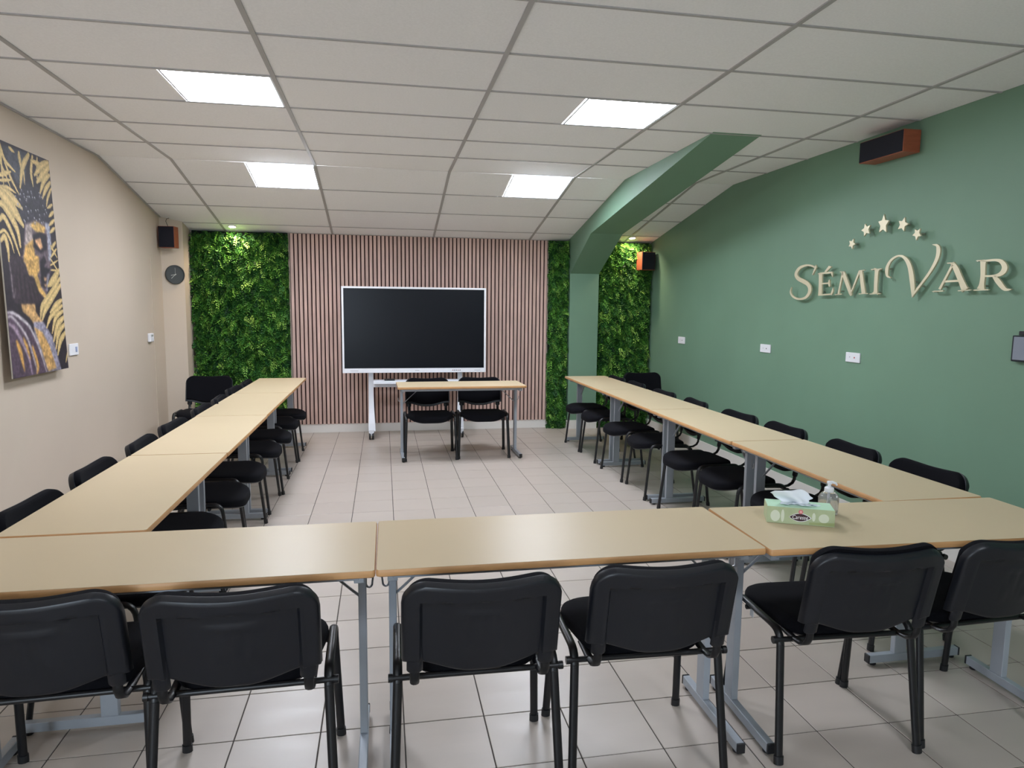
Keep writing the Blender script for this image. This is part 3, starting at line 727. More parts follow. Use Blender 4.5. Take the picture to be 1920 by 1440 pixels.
# ------------------------------------------------------------ metal lettering and stars on the green wall
LET, STARS = json.loads(r'''[{"S":[["r",[[2.9291,1.9005],[2.9328,1.9034],[2.9363,1.9066],[2.9418,1.9104],[2.9498,1.914],[2.9602,1.9176],[2.9727,1.9212],[2.9868,1.9246],[3.0012,1.9273],[3.0154,1.9296],[3.0305,1.9316],[3.0473,1.9326],[3.0656,1.9322],[3.0866,1.9305],[3.1102,1.9277],[3.1343,1.923],[3.156,1.9155],[3.1741,1.9047],[3.1892,1.8915],[3.2007,1.8771],[3.2069,1.8627],[3.2058,1.8481],[3.1982,1.8343],[3.1861,1.8219],[3.1703,1.8104],[3.1498,1.8003],[3.1268,1.792],[3.1054,1.7853],[3.0875,1.7792],[3.0714,1.7735],[3.0563,1.7686],[3.0442,1.7642],[3.0346,1.7596],[3.0261,1.7538],[3.0185,1.7472],[3.0126,1.7403],[3.0087,1.7332],[3.0067,1.7253],[3.0066,1.7164],[3.0084,1.7075],[3.012,1.6991],[3.0177,1.6907],[3.0255,1.6823],[3.0351,1.6747],[3.0461,1.6686],[3.0597,1.6637],[3.0766,1.6599],[3.0948,1.6572],[3.1125,1.656],[3.13,1.6564],[3.1482,1.6583],[3.1656,1.6613],[3.181,1.6651],[3.1944,1.67],[3.2069,1.6761],[3.2181,1.6828],[3.2273,1.6894],[3.2342,1.6953],[3.239,1.701],[3.2424,1.7072],[3.2446,1.7142],[3.245,1.7224],[3.2433,1.7319],[3.2408,1.7419],[3.2386,1.7517]],[[2.9383,1.8944],[2.9436,1.8968],[2.9481,1.8989],[2.9524,1.9006],[2.9585,1.9026],[2.9677,1.9054],[2.979,1.9088],[2.9912,1.9119],[3.0038,1.9142],[3.0167,1.9158],[3.0298,1.9169],[3.0433,1.9171],[3.0582,1.9158],[3.0766,1.9132],[3.0971,1.9095],[3.1163,1.9044],[3.1313,1.8982],[3.1441,1.8896],[3.1561,1.8786],[3.1647,1.8672],[3.1678,1.8579],[3.1655,1.8511],[3.1595,1.8444],[3.1501,1.8375],[3.1393,1.8314],[3.1257,1.8261],[3.1068,1.8207],[3.0848,1.8149],[3.0642,1.8083],[3.0469,1.8018],[3.0309,1.7953],[3.015,1.7878],[3.0005,1.7788],[2.9884,1.769],[2.9787,1.7585],[2.9713,1.7473],[2.9668,1.7358],[2.9652,1.724],[2.9662,1.7119],[2.9698,1.7],[2.9762,1.6888],[2.9853,1.6784],[2.997,1.6685],[3.0112,1.6595],[3.0276,1.6522],[3.0466,1.6468],[3.0676,1.6432],[3.0891,1.641],[3.1103,1.6403],[3.1312,1.6411],[3.1524,1.6434],[3.1727,1.6471],[3.1914,1.6519],[3.2081,1.6583],[3.2229,1.6661],[3.2354,1.6743],[3.2454,1.6824],[3.2528,1.6903],[3.2579,1.6982],[3.2604,1.7063],[3.2607,1.7149],[3.2582,1.7242],[3.2531,1.7337],[3.2472,1.7431],[3.2417,1.7523]]],["p",[[2.929,1.9225],[2.914,1.8995],[2.9585,1.8406],[2.9674,1.8428]]]],"E":[["r",[[2.8805,1.8527],[2.8786,1.8328],[2.8766,1.8132],[2.8748,1.7931],[2.8735,1.7721],[2.8727,1.7496],[2.8725,1.726],[2.8724,1.702],[2.8722,1.6782]],[[2.837,1.8502],[2.8364,1.8306],[2.8359,1.8111],[2.8353,1.7912],[2.8342,1.7703],[2.8325,1.7478],[2.8304,1.7244],[2.8281,1.7005],[2.8259,1.6768]]],["r",[[2.8904,1.8453],[2.8786,1.8449],[2.8681,1.8444],[2.8555,1.844],[2.8374,1.844],[2.8116,1.8443],[2.7805,1.845],[2.7475,1.8458],[2.716,1.8465]],[[2.8924,1.8516],[2.8813,1.8531],[2.8714,1.8547],[2.859,1.8561],[2.8408,1.8572],[2.8148,1.8577],[2.7835,1.8578],[2.7502,1.8577],[2.7186,1.8577]]],["p",[[2.7123,1.8553],[2.7097,1.8149],[2.7311,1.8441]]],["r",[[2.8369,1.7628],[2.7469,1.765]],[[2.8393,1.7734],[2.7493,1.7754]]],["p",[[2.7413,1.7972],[2.7319,1.7417],[2.7469,1.7442],[2.7594,1.7684],[2.7531,1.7941]]],["r",[[2.872,1.6734],[2.8524,1.6737],[2.8332,1.6739],[2.8138,1.6742],[2.7939,1.6746],[2.7732,1.6753],[2.752,1.6761],[2.7308,1.677],[2.7098,1.6778]],[[2.8737,1.6805],[2.8544,1.6819],[2.8354,1.6834],[2.8163,1.6848],[2.7965,1.686],[2.7758,1.6869],[2.7546,1.6877],[2.7332,1.6884],[2.7122,1.6891]]],["p",[[2.6962,1.7365],[2.6887,1.7063],[2.7056,1.6756],[2.7239,1.6789]]],["p",[[2.8125,1.8607],[2.7624,1.9046],[2.7268,1.8963],[2.7884,1.8583]]]],"M":[["r",[[2.6019,1.8498],[2.6063,1.8287],[2.6106,1.8073],[2.6149,1.7861],[2.6193,1.7653],[2.6238,1.745],[2.6283,1.7251],[2.6329,1.7053],[2.6374,1.6853]],[[2.583,1.8464],[2.588,1.8254],[2.5932,1.8043],[2.5981,1.7833],[2.6028,1.7626],[2.6069,1.7423],[2.6107,1.7224],[2.6144,1.7025],[2.6181,1.6825]]],["r",[[2.6703,1.676],[2.5896,1.6783]],[[2.6714,1.6812],[2.591,1.6851]]],["r",[[2.6255,1.8484],[2.5775,1.8462]],[[2.6263,1.8535],[2.5787,1.8538]]],["r",[[2.6098,1.8436],[2.5976,1.8243],[2.5856,1.8054],[2.5734,1.7862],[2.5606,1.7662],[2.5456,1.7431],[2.5292,1.718],[2.5143,1.6953],[2.5037,1.6795],[2.4993,1.6745],[2.4913,1.6787],[2.4925,1.6772],[2.4963,1.6745]],[[2.575,1.851],[2.5622,1.832],[2.5493,1.8134],[2.5365,1.7943],[2.5239,1.7742],[2.5099,1.7509],[2.495,1.7254],[2.4822,1.7018],[2.4745,1.6842],[2.4738,1.6736],[2.486,1.6662],[2.4926,1.6693],[2.4949,1.6712]]],["r",[[2.4864,1.6765],[2.4752,1.6977],[2.4641,1.7188],[2.453,1.7399],[2.4421,1.7611],[2.4313,1.7824],[2.4206,1.8039],[2.4099,1.8253],[2.3993,1.8466]],[[2.4958,1.679],[2.4862,1.7007],[2.4766,1.7223],[2.467,1.7439],[2.4571,1.7654],[2.4468,1.787],[2.4363,1.8086],[2.4257,1.8301],[2.4152,1.8515]]],["r",[[2.4138,1.8507],[2.4081,1.8289],[2.4025,1.8071],[2.3968,1.7854],[2.3911,1.7638],[2.3854,1.7423],[2.3796,1.7209],[2.3738,1.6995],[2.3681,1.6782]],[[2.3813,1.8521],[2.3745,1.8305],[2.3677,1.8089],[2.3609,1.7874],[2.3542,1.766],[2.3476,1.7448],[2.3411,1.7236],[2.3346,1.7024],[2.3281,1.6813]]],["r",[[2.4096,1.8475],[2.3543,1.8493]],[[2.411,1.8532],[2.3555,1.8542]]],["r",[[2.4005,1.6781],[2.3034,1.6791]],[[2.4013,1.683],[2.3042,1.6839]]]],"I":[["r",[[2.2611,1.8629],[2.2577,1.8602],[2.2548,1.8567],[2.2522,1.8503],[2.25,1.8409],[2.2489,1.825],[2.2486,1.8043],[2.2486,1.7821],[2.2485,1.7617],[2.2477,1.7428],[2.2467,1.7241],[2.2464,1.7075],[2.2475,1.695],[2.2506,1.6887],[2.2548,1.688],[2.2596,1.6878],[2.2649,1.6851]],[[2.1959,1.8472],[2.2007,1.8446],[2.2052,1.8449],[2.2092,1.844],[2.2123,1.8367],[2.2139,1.8216],[2.2144,1.8013],[2.2143,1.7793],[2.214,1.7593],[2.2137,1.7408],[2.2132,1.7223],[2.2123,1.7056],[2.2107,1.6924],[2.2084,1.6837],[2.2058,1.6774],[2.2029,1.6737],[2.1995,1.6711]]],["r",[[2.2888,1.8497],[2.1812,1.8499]],[[2.2899,1.8553],[2.1823,1.8554]]],["r",[[2.2859,1.6753],[2.1778,1.6768]],[[2.2868,1.6808],[2.1787,1.6823]]]],"V":[["r",[[2.09,1.7884],[2.0983,1.7925],[2.1067,1.7961],[2.1129,1.7997],[2.1161,1.8033],[2.1177,1.8084],[2.1186,1.8154],[2.1187,1.8235],[2.1188,1.8317],[2.1189,1.8396],[2.1189,1.8473],[2.118,1.8551],[2.1158,1.8633],[2.112,1.8725],[2.1068,1.8823],[2.1005,1.8918],[2.0933,1.8999],[2.0844,1.9067],[2.0738,1.9129],[2.0627,1.918],[2.0523,1.9219],[2.0431,1.9243],[2.0344,1.9256],[2.026,1.9258],[2.0176,1.9248],[2.0094,1.9227],[2.0018,1.9197],[1.9947,1.9158],[1.9878,1.9109],[1.9806,1.9048],[1.9733,1.8975],[1.9663,1.8893],[1.9599,1.8807],[1.954,1.8716],[1.9484,1.8618],[1.9431,1.851],[1.9382,1.8393],[1.9337,1.8265],[1.9296,1.8125],[1.9256,1.7977],[1.9215,1.7826],[1.9172,1.7669],[1.9127,1.7505],[1.9085,1.7347],[1.9048,1.7209],[1.9018,1.7098],[1.8994,1.7006],[1.8972,1.6924],[1.8949,1.6842],[1.8925,1.6757],[1.89,1.6671],[1.8876,1.6583],[1.8852,1.6493]],[[2.0922,1.784],[2.1013,1.7859],[2.1111,1.7875],[2.1216,1.7905],[2.1316,1.7964],[2.1387,1.805],[2.1434,1.8145],[2.1463,1.8242],[2.1479,1.8336],[2.1483,1.8426],[2.1475,1.8519],[2.1451,1.8615],[2.1411,1.8712],[2.1354,1.8813],[2.1281,1.8917],[2.1195,1.9017],[2.1097,1.9106],[2.0984,1.9181],[2.0858,1.9246],[2.0731,1.9299],[2.0611,1.9339],[2.0498,1.9365],[2.0387,1.9378],[2.028,1.938],[2.0173,1.9373],[2.0066,1.936],[1.9956,1.9337],[1.9844,1.9301],[1.9731,1.925],[1.962,1.9183],[1.951,1.9104],[1.9404,1.9013],[1.9308,1.8914],[1.9224,1.8807],[1.9149,1.8693],[1.9082,1.8572],[1.902,1.8442],[1.8962,1.8302],[1.891,1.8154],[1.8863,1.8003],[1.882,1.7851],[1.878,1.7691],[1.8743,1.7524],[1.8711,1.7364],[1.8688,1.7223],[1.8673,1.7108],[1.8663,1.7009],[1.8663,1.6918],[1.8673,1.6826],[1.87,1.6735],[1.874,1.665],[1.8785,1.657],[1.8827,1.649]]],["r",[[1.8841,1.6484],[1.8743,1.6597],[1.8646,1.6708],[1.8548,1.6819],[1.8445,1.6935],[1.8336,1.7054],[1.8222,1.7177],[1.8102,1.7306],[1.7976,1.7443],[1.7841,1.759],[1.7698,1.7745],[1.7556,1.7903],[1.7427,1.8056],[1.7311,1.8205],[1.7203,1.8353],[1.7106,1.8495],[1.7023,1.8629],[1.6956,1.8751],[1.6901,1.8864],[1.6859,1.8974],[1.6827,1.9084],[1.6805,1.9199],[1.6794,1.9314],[1.6795,1.9424],[1.6811,1.9522],[1.6841,1.9608],[1.6887,1.9688],[1.6957,1.9759],[1.705,1.9816],[1.7158,1.9846],[1.7265,1.9852],[1.7367,1.985],[1.7465,1.9851]],[[1.8875,1.6499],[1.8807,1.6626],[1.8742,1.6751],[1.867,1.6878],[1.8584,1.7007],[1.848,1.7135],[1.8364,1.7261],[1.8243,1.7389],[1.8119,1.7526],[1.799,1.7676],[1.7853,1.7835],[1.7721,1.7996],[1.7603,1.815],[1.7499,1.83],[1.7403,1.845],[1.7319,1.8593],[1.725,1.8726],[1.7197,1.8845],[1.7158,1.8953],[1.7131,1.9055],[1.7111,1.9155],[1.7102,1.9256],[1.7102,1.9357],[1.7108,1.945],[1.7118,1.9528],[1.7125,1.9587],[1.7131,1.963],[1.7138,1.966],[1.7151,1.9689],[1.7193,1.9721],[1.7272,1.9755],[1.737,1.9788],[1.7467,1.9824]]]],"A":[["r",[[1.5851,1.85],[1.596,1.8304],[1.6071,1.8106],[1.6181,1.7909],[1.629,1.7718],[1.6396,1.7537],[1.65,1.7362],[1.6603,1.7189],[1.6708,1.7014]],[[1.57,1.843],[1.5812,1.8236],[1.5926,1.804],[1.6038,1.7844],[1.6146,1.7654],[1.6248,1.7472],[1.6346,1.7295],[1.6442,1.712],[1.654,1.6942]]],["r",[[1.7182,1.6829],[1.6325,1.6832]],[[1.7189,1.6875],[1.6338,1.6913]]],["r",[[1.5922,1.8535],[1.5858,1.8443],[1.5799,1.8358],[1.5741,1.8271],[1.5676,1.8168],[1.5595,1.8035],[1.5501,1.7877],[1.5402,1.7709],[1.5307,1.7544],[1.5209,1.7372],[1.5109,1.7193],[1.502,1.703],[1.4959,1.6907],[1.4933,1.6839],[1.4921,1.6791],[1.4917,1.6761],[1.4944,1.6763]],[[1.5709,1.8646],[1.5623,1.857],[1.5536,1.8497],[1.5442,1.8408],[1.5344,1.8294],[1.5245,1.815],[1.5146,1.7987],[1.5048,1.782],[1.4949,1.766],[1.4843,1.7494],[1.473,1.7321],[1.4626,1.7166],[1.4544,1.7055],[1.4496,1.7005],[1.4482,1.7016],[1.448,1.7044],[1.4438,1.7023]]],["r",[[1.5207,1.6834],[1.4273,1.6864]],[[1.5216,1.6887],[1.4284,1.6924]]],["r",[[1.6193,1.856],[1.5619,1.8544]],[[1.6202,1.8613],[1.5631,1.8615]]],["r",[[1.6295,1.7393],[1.5157,1.7411]],[[1.6317,1.752],[1.5177,1.7534]]]],"R":[["r",[[1.38,1.8643],[1.3792,1.8603],[1.3787,1.8562],[1.378,1.8497],[1.3769,1.8401],[1.375,1.8256],[1.3725,1.8075],[1.3703,1.7889],[1.3691,1.7726],[1.369,1.759],[1.3696,1.7461],[1.3709,1.7341],[1.3728,1.7235],[1.3755,1.7151],[1.3789,1.7085],[1.3827,1.7025],[1.3862,1.696]],[[1.3358,1.8546],[1.3375,1.8504],[1.3393,1.8476],[1.3407,1.8444],[1.3414,1.837],[1.341,1.8236],[1.3398,1.8059],[1.3384,1.787],[1.3375,1.7697],[1.3378,1.7549],[1.3387,1.7412],[1.3394,1.7289],[1.3393,1.7181],[1.3381,1.7089],[1.3362,1.7011],[1.334,1.694],[1.332,1.6867]]],["r",[[1.4069,1.8582],[1.3546,1.8546]],[[1.4076,1.8625],[1.3561,1.8639]]],["r",[[1.4094,1.6843],[1.3061,1.6852]],[[1.4103,1.6903],[1.3071,1.6919]]],["r",[[1.3586,1.8503],[1.3384,1.8508],[1.3179,1.8515],[1.2989,1.8517],[1.2827,1.8507],[1.2699,1.8483],[1.2599,1.8451],[1.2524,1.8413],[1.2466,1.837],[1.2414,1.8317],[1.2368,1.8252],[1.2335,1.8187],[1.2321,1.8143],[1.2318,1.8111],[1.2322,1.8068],[1.2335,1.8019],[1.2354,1.7973],[1.2379,1.7929],[1.2417,1.7883],[1.2469,1.7839],[1.2534,1.7801],[1.2614,1.7772],[1.2712,1.7751],[1.2823,1.7736],[1.2941,1.7725],[1.3064,1.772],[1.3195,1.7722],[1.3331,1.7727],[1.3467,1.773]],[[1.3612,1.8621],[1.3411,1.8628],[1.3205,1.8635],[1.301,1.864],[1.2839,1.8639],[1.2697,1.8632],[1.2573,1.8621],[1.2455,1.8596],[1.2339,1.8551],[1.2226,1.848],[1.2125,1.8392],[1.2042,1.8292],[1.1985,1.8182],[1.1965,1.8067],[1.1981,1.7961],[1.2021,1.787],[1.2077,1.7792],[1.2151,1.7728],[1.2239,1.768],[1.2337,1.7645],[1.2442,1.762],[1.2555,1.7607],[1.2674,1.7604],[1.2796,1.7606],[1.2919,1.7608],[1.3048,1.761],[1.3182,1.7613],[1.3318,1.7617],[1.3454,1.7621]]],["r",[[1.2872,1.7579],[1.2805,1.7492],[1.274,1.7405],[1.2671,1.7318],[1.2594,1.7232],[1.2505,1.7141],[1.2404,1.7044],[1.2299,1.6951],[1.2199,1.6877],[1.2109,1.6828],[1.2026,1.6799],[1.195,1.6789],[1.1876,1.6788],[1.1799,1.6798],[1.1726,1.6818],[1.1659,1.6842],[1.1593,1.6863]],[[1.27,1.7701],[1.2612,1.7629],[1.2524,1.7559],[1.2437,1.7488],[1.235,1.7408],[1.226,1.7314],[1.2172,1.7213],[1.2091,1.712],[1.2027,1.705],[1.1982,1.7005],[1.195,1.6973],[1.1917,1.6948],[1.1872,1.6925],[1.1816,1.6909],[1.1749,1.6902],[1.1676,1.69],[1.1602,1.6895]]]]},[[[2.4876,2.0885],[2.486,2.0618],[2.4631,2.0467],[2.4885,2.0384],[2.4957,2.0131],[2.5114,2.0349],[2.5369,2.0355],[2.523,2.0547],[2.5331,2.077],[2.5077,2.0711]],[[2.3766,2.1846],[2.354,2.1627],[2.3217,2.1684],[2.3375,2.1399],[2.3232,2.1109],[2.3548,2.1172],[2.3777,2.0953],[2.3818,2.1268],[2.4104,2.1419],[2.3815,2.1545]],[[2.19,2.23],[2.174,2.1885],[2.1379,2.1802],[2.1638,2.1493],[2.1572,2.1035],[2.1912,2.1271],[2.2263,2.1088],[2.2171,2.1521],[2.2406,2.184],[2.2058,2.1897]],[[1.9936,2.1851],[1.9877,2.1527],[1.9577,2.1375],[1.9875,2.1242],[1.9929,2.0931],[2.0155,2.1161],[2.0479,2.1114],[2.0315,2.1388],[2.0447,2.1662],[2.0147,2.1616]],[[1.8522,2.0954],[1.8574,2.0684],[1.8395,2.0472],[1.8657,2.0456],[1.8789,2.022],[1.889,2.0488],[1.9148,2.0575],[1.8944,2.0716],[1.8962,2.0955],[1.875,2.0833]]]]''')
NM={'S':'large letter S with a curled tail, first letter of the metal sign','E':'letter E with an accent, second letter of the metal sign','M':'letter M in the metal sign','I':'letter I in the metal sign','V':'tall swash letter V rising above the metal sign','A':'letter A in the metal sign, between V and R','R':'letter R, last letter of the metal sign'}
for key,items in LET.items():
    allp=[p for it in items for part in it[1:] for p in part]
    yc=sum(p[0] for p in allp)/len(allp); zc=min(p[1] for p in allp)
    e=empty('sign_letter',(xr(yc),yc,zc),WA); tag(e,NM[key],'letter','metal letters on the green wall')
    b=MB(); fn=lambda u,v,w_:(-w_,u-yc,v-zc)
    for it in items:
        if it[0]=='p': b.prism(it[1],fn,.032,.044)
        else:
            A_,B_=it[1],it[2]; n=len(A_)
            vs=[fn(*A_[i],.032) for i in range(n)]+[fn(*B_[i],.032) for i in range(n)]+[fn(*A_[i],.044) for i in range(n)]+[fn(*B_[i],.044) for i in range(n)]
            fs=[]
            for i in range(n-1):
                fs+=[(i,i+1,n+i+1,n+i),(2*n+i,3*n+i,3*n+i+1,2*n+i+1),(i,2*n+i,2*n+i+1,i+1),(n+i,n+i+1,3*n+i+1,3*n+i)]
            fs+=[(0,n,3*n,2*n),(n-1,3*n-1,4*n-1,2*n-1)]
            b.add(vs,fs)
    b.build('letter_face',GOLD,e)
    mids=[]
    for it in items[:3]:
        if it[0]=='r':
            for q in (len(it[1])//5, len(it[1])*4//5): mids.append([(a+c)/2 for a,c in zip(it[1][q],it[2][q])])
    for (yy,zz) in mids[:3]:
        MB().lathe([(.006,-.033),(.006,.0)],10,(0,yy-yc,zz-zc),'x').build('standoff',STUD,e,True)
for k,pts in enumerate(STARS):
    yc=sum(p[0] for p in pts)/10; zc=sum(p[1] for p in pts)/10
    e=empty('sign_star',(xr(yc),yc,zc),WA); tag(e,['lowest and smallest metal star at the left end of the arc','second metal star from the left','biggest metal star at the top of the arc','fourth metal star, right of the biggest','metal star at the right end of the arc above the V'][k],'star','metal stars on the green wall')
    b=MB(); b.prism(pts,lambda u,v,w_:(-w_,u-yc,v-zc),.038,.050); b.build('star_face',GOLD,e)
    for s in (-1,1): MB().lathe([(.006,-.04),(.006,0)],10,(0,s*.014,0),'x').build('standoff',STUD,e,True)

# ------------------------------------------------------------ canvas print on the left wall
ART=json.loads(r'''[["p",[62,64,72],[[0.151,0.018],[0.597,0.006],[0.492,0.161],[0.348,0.158],[0.19,0.059]]],["p",[45,42,52],[[0.401,0.168],[0.579,0.131],[0.76,0.154],[0.887,0.207],[0.918,0.296],[0.428,0.332],[0.339,0.297],[0.294,0.227]]],["p",[98,84,92],[[0.429,0.328],[0.59,0.304],[0.815,0.302],[0.886,0.374],[0.862,0.483],[0.323,0.5]]],["p",[98,84,92],[[0.305,0.474],[0.845,0.455],[0.841,0.518],[0.803,0.542],[0.763,0.555],[0.767,0.571],[0.728,0.583],[0.737,0.603],[0.71,0.62],[0.721,0.645],[0.677,0.662],[0.494,0.626],[0.367,0.549]]],["p",[158,158,172],[[0.799,0.301],[0.89,0.302],[0.887,0.422],[0.843,0.48],[0.801,0.481],[0.823,0.365]]],["p",[160,145,142],[[0.442,0.333],[0.537,0.322],[0.541,0.39],[0.442,0.492],[0.353,0.495]]],["p",[205,165,95],[[0.504,0.328],[0.636,0.304],[0.805,0.326],[0.769,0.354],[0.616,0.356]]],["p",[200,158,92],[[0.393,0.427],[0.549,0.39],[0.556,0.493],[0.337,0.499]]],["p",[200,158,92],[[0.342,0.472],[0.621,0.463],[0.612,0.528],[0.551,0.561],[0.411,0.556],[0.379,0.518]]],["p",[28,24,34],[[0.549,0.371],[0.682,0.351],[0.8,0.358],[0.798,0.426],[0.666,0.45],[0.542,0.428]]],["p",[215,165,120],[[0.571,0.393],[0.686,0.379],[0.718,0.421],[0.665,0.433],[0.595,0.411]]],["p",[28,24,34],[[0.637,0.486],[0.723,0.459],[0.756,0.483],[0.701,0.513],[0.82,0.518],[0.796,0.533],[0.74,0.545],[0.716,0.583],[0.696,0.613],[0.617,0.601]]],["p",[205,165,95],[[0.488,0.559],[0.569,0.557],[0.614,0.609],[0.687,0.637],[0.711,0.653],[0.662,0.657],[0.544,0.622]]],["p",[190,150,110],[[0.684,0.558],[0.733,0.562],[0.713,0.578],[0.677,0.575]]],["p",[190,150,110],[[0.664,0.589],[0.721,0.592],[0.696,0.605]]],["p",[150,150,165],[[0.758,0.543],[0.801,0.544],[0.756,0.582],[0.726,0.624],[0.707,0.62]]],["p",[50,40,48],[[0.094,0.481],[0.312,0.473],[0.41,0.558],[0.501,0.566],[0.559,0.626],[0.668,0.663],[0.441,0.686],[0.172,0.685],[0.107,0.668]]],["s",[68,55,62],8,[[0.229,0.522],[0.224,0.679]]],["s",[30,24,32],8,[[0.26,0.533],[0.261,0.679]]],["s",[68,55,62],8,[[0.291,0.543],[0.298,0.679]]],["s",[30,24,32],8,[[0.323,0.554],[0.335,0.679]]],["s",[68,55,62],8,[[0.355,0.565],[0.374,0.679]]],["s",[30,24,32],8,[[0.388,0.576],[0.412,0.679]]],["s",[68,55,62],8,[[0.421,0.588],[0.451,0.679]]],["s",[30,24,32],8,[[0.454,0.599],[0.491,0.679]]],["s",[68,55,62],8,[[0.488,0.61],[0.531,0.679]]],["s",[165,152,155],7,[[0.094,0.481],[0.115,0.555],[0.125,0.656],[0.17,0.614]]],["p",[190,150,100],[[0.23,0.683],[0.472,0.685],[0.477,0.723],[0.595,0.767],[0.409,0.772],[0.357,0.746],[0.248,0.716]]],["p",[140,135,152],[[0.412,0.764],[0.596,0.765],[0.744,0.842],[0.849,1.001],[0.581,1.001],[0.504,0.902],[0.415,0.818]]],["p",[192,150,92],[[0.412,0.786],[0.553,0.813],[0.661,0.878],[0.757,0.988],[0.599,0.997],[0.52,0.903]]],["p",[75,60,74],[[-0.006,0.716],[0.076,0.717],[0.333,0.769],[0.458,0.852],[0.594,1.001],[-0.013,1.005],[-0.026,0.816]]],["s",[150,130,146],30,[[0.017,0.769],[0.106,0.793],[0.2,0.853],[0.279,0.922],[0.312,0.999]]],["s",[175,165,170],18,[[-0.007,0.739],[0.081,0.743],[0.269,0.823],[0.366,0.933],[0.404,1.0]]],["s",[190,182,186],20,[[-0.0,0.72],[0.088,0.722],[0.235,0.752],[0.355,0.793],[0.476,0.889],[0.565,1.0]]],["s",[198,150,80],34,[[0.109,0.846],[0.155,0.898],[0.187,0.973]]],["s",[198,150,80],24,[[0.221,0.834],[0.266,0.874],[0.3,0.927]]],["s",[198,150,80],26,[[0.357,0.873],[0.419,0.96],[0.389,0.999]]],["s",[208,184,118],25,[[0.125,0.017],[0.183,0.077],[0.336,0.112]]],["s",[208,184,118],20,[[0.179,0.088],[0.266,0.151],[0.373,0.207]]],["s",[208,184,118],26,[[0.078,0.15],[0.264,0.119]]],["s",[208,184,118],18,[[0.071,0.171],[0.265,0.154]]],["s",[208,184,118],20,[[0.062,0.196],[0.196,0.192],[0.317,0.204]]],["s",[208,184,118],52,[[0.085,0.205],[0.251,0.231],[0.398,0.264]]],["s",[208,184,118],72,[[0.055,0.217],[0.224,0.268],[0.389,0.338]]],["s",[208,184,118],46,[[0.038,0.267],[0.113,0.276],[0.276,0.355],[0.311,0.434]]],["s",[208,184,118],32,[[0.014,0.338],[0.085,0.32],[0.196,0.385],[0.286,0.472]]],["s",[208,184,118],20,[[-0.004,0.391],[0.078,0.377],[0.158,0.415],[0.196,0.464]]],["s",[208,184,118],32,[[0.005,0.422],[0.07,0.402],[0.105,0.453],[0.101,0.503]]],["s",[208,184,118],18,[[0.133,0.03],[0.122,0.101],[0.13,0.191]]],["s",[208,184,118],14,[[0.101,0.085],[0.238,0.189]]],["s",[208,184,118],20,[[0.273,0.017],[0.353,0.028]]],["s",[208,184,118],30,[[0.435,0.021],[0.439,0.048],[0.446,0.087]]],["s",[208,184,118],38,[[0.61,0.012],[0.478,0.081],[0.402,0.175]]],["s",[208,184,118],28,[[0.68,0.013],[0.627,0.089],[0.642,0.148]]],["s",[208,184,118],14,[[0.492,0.083],[0.488,0.154]]],["s",[208,184,118],20,[[0.769,0.011],[0.729,0.111]]],["s",[208,184,118],28,[[0.648,0.035],[0.889,0.038]]],["s",[208,184,118],46,[[0.977,0.012],[0.837,0.043],[0.687,0.095]]],["s",[208,184,118],50,[[0.996,0.028],[0.857,0.076],[0.723,0.124]]],["s",[208,184,118],36,[[0.982,0.069],[0.861,0.107],[0.762,0.169]]],["s",[208,184,118],32,[[0.984,0.104],[0.879,0.145],[0.802,0.19]]],["s",[208,184,118],22,[[0.996,0.131],[0.906,0.182],[0.863,0.224]]],["s",[208,184,118],20,[[0.981,0.208],[0.877,0.231]]],["s",[208,184,118],24,[[0.994,0.24],[0.895,0.27]]],["s",[208,184,118],24,[[0.994,0.28],[0.878,0.311]]],["s",[208,184,118],24,[[0.988,0.317],[0.881,0.346]]],["s",[208,184,118],22,[[0.976,0.386],[0.867,0.423]]],["s",[208,184,118],18,[[0.873,0.407],[0.981,0.459]]],["s",[208,184,118],18,[[0.98,0.418],[0.85,0.464]]],["s",[208,184,118],14,[[0.84,0.467],[0.981,0.527]]],["s",[208,184,118],12,[[0.827,0.522],[0.984,0.522]]],["s",[208,184,118],12,[[0.827,0.501],[0.992,0.471]]],["s",[208,184,118],50,[[0.987,0.522],[0.851,0.572],[0.744,0.599]]],["s",[208,184,118],40,[[0.991,0.561],[0.752,0.645],[0.598,0.695],[0.545,0.748]]],["s",[208,184,118],40,[[0.997,0.591],[0.82,0.648],[0.64,0.715],[0.578,0.756]]],["s",[208,184,118],38,[[0.985,0.665],[0.857,0.691],[0.738,0.724]]],["s",[208,184,118],32,[[0.984,0.691],[0.749,0.741],[0.643,0.794]]],["s",[208,184,118],32,[[0.995,0.717],[0.833,0.75],[0.738,0.821]]],["s",[208,184,118],42,[[1.001,0.748],[0.855,0.785],[0.754,0.86]]],["s",[208,184,118],38,[[1.002,0.783],[0.868,0.82],[0.784,0.895]]],["s",[208,184,118],38,[[1.004,0.822],[0.886,0.863],[0.808,0.926]]],["s",[208,184,118],14,[[1.011,0.92],[0.953,0.971]]]]''')
NU,NV=150,300
uu,vv=np.meshgrid(np.linspace(0,1,NU),np.linspace(0,1,NV),indexing='ij')
rng=np.random.default_rng(5)
def vnoise(fu,fv,seed):
    r=np.random.default_rng(seed); G=r.uniform(-1,1,(fu+2,fv+2)); x=uu*fu; y=vv*fv; i=x.astype(int); j=y.astype(int); a=x-i; b_=y-j
    a=a*a*(3-2*a); b_=b_*b_*(3-2*b_)
    return (G[i,j]*(1-a)*(1-b_)+G[i+1,j]*a*(1-b_)+G[i,j+1]*(1-a)*b_+G[i+1,j+1]*a*b_)
nz=vnoise(14,28,1)*.5+vnoise(40,80,2)*.5; fine=vnoise(70,140,3)
img=np.array([36,29,38.])*np.ones((NU,NV,3))*(1+.25*nz[...,None])
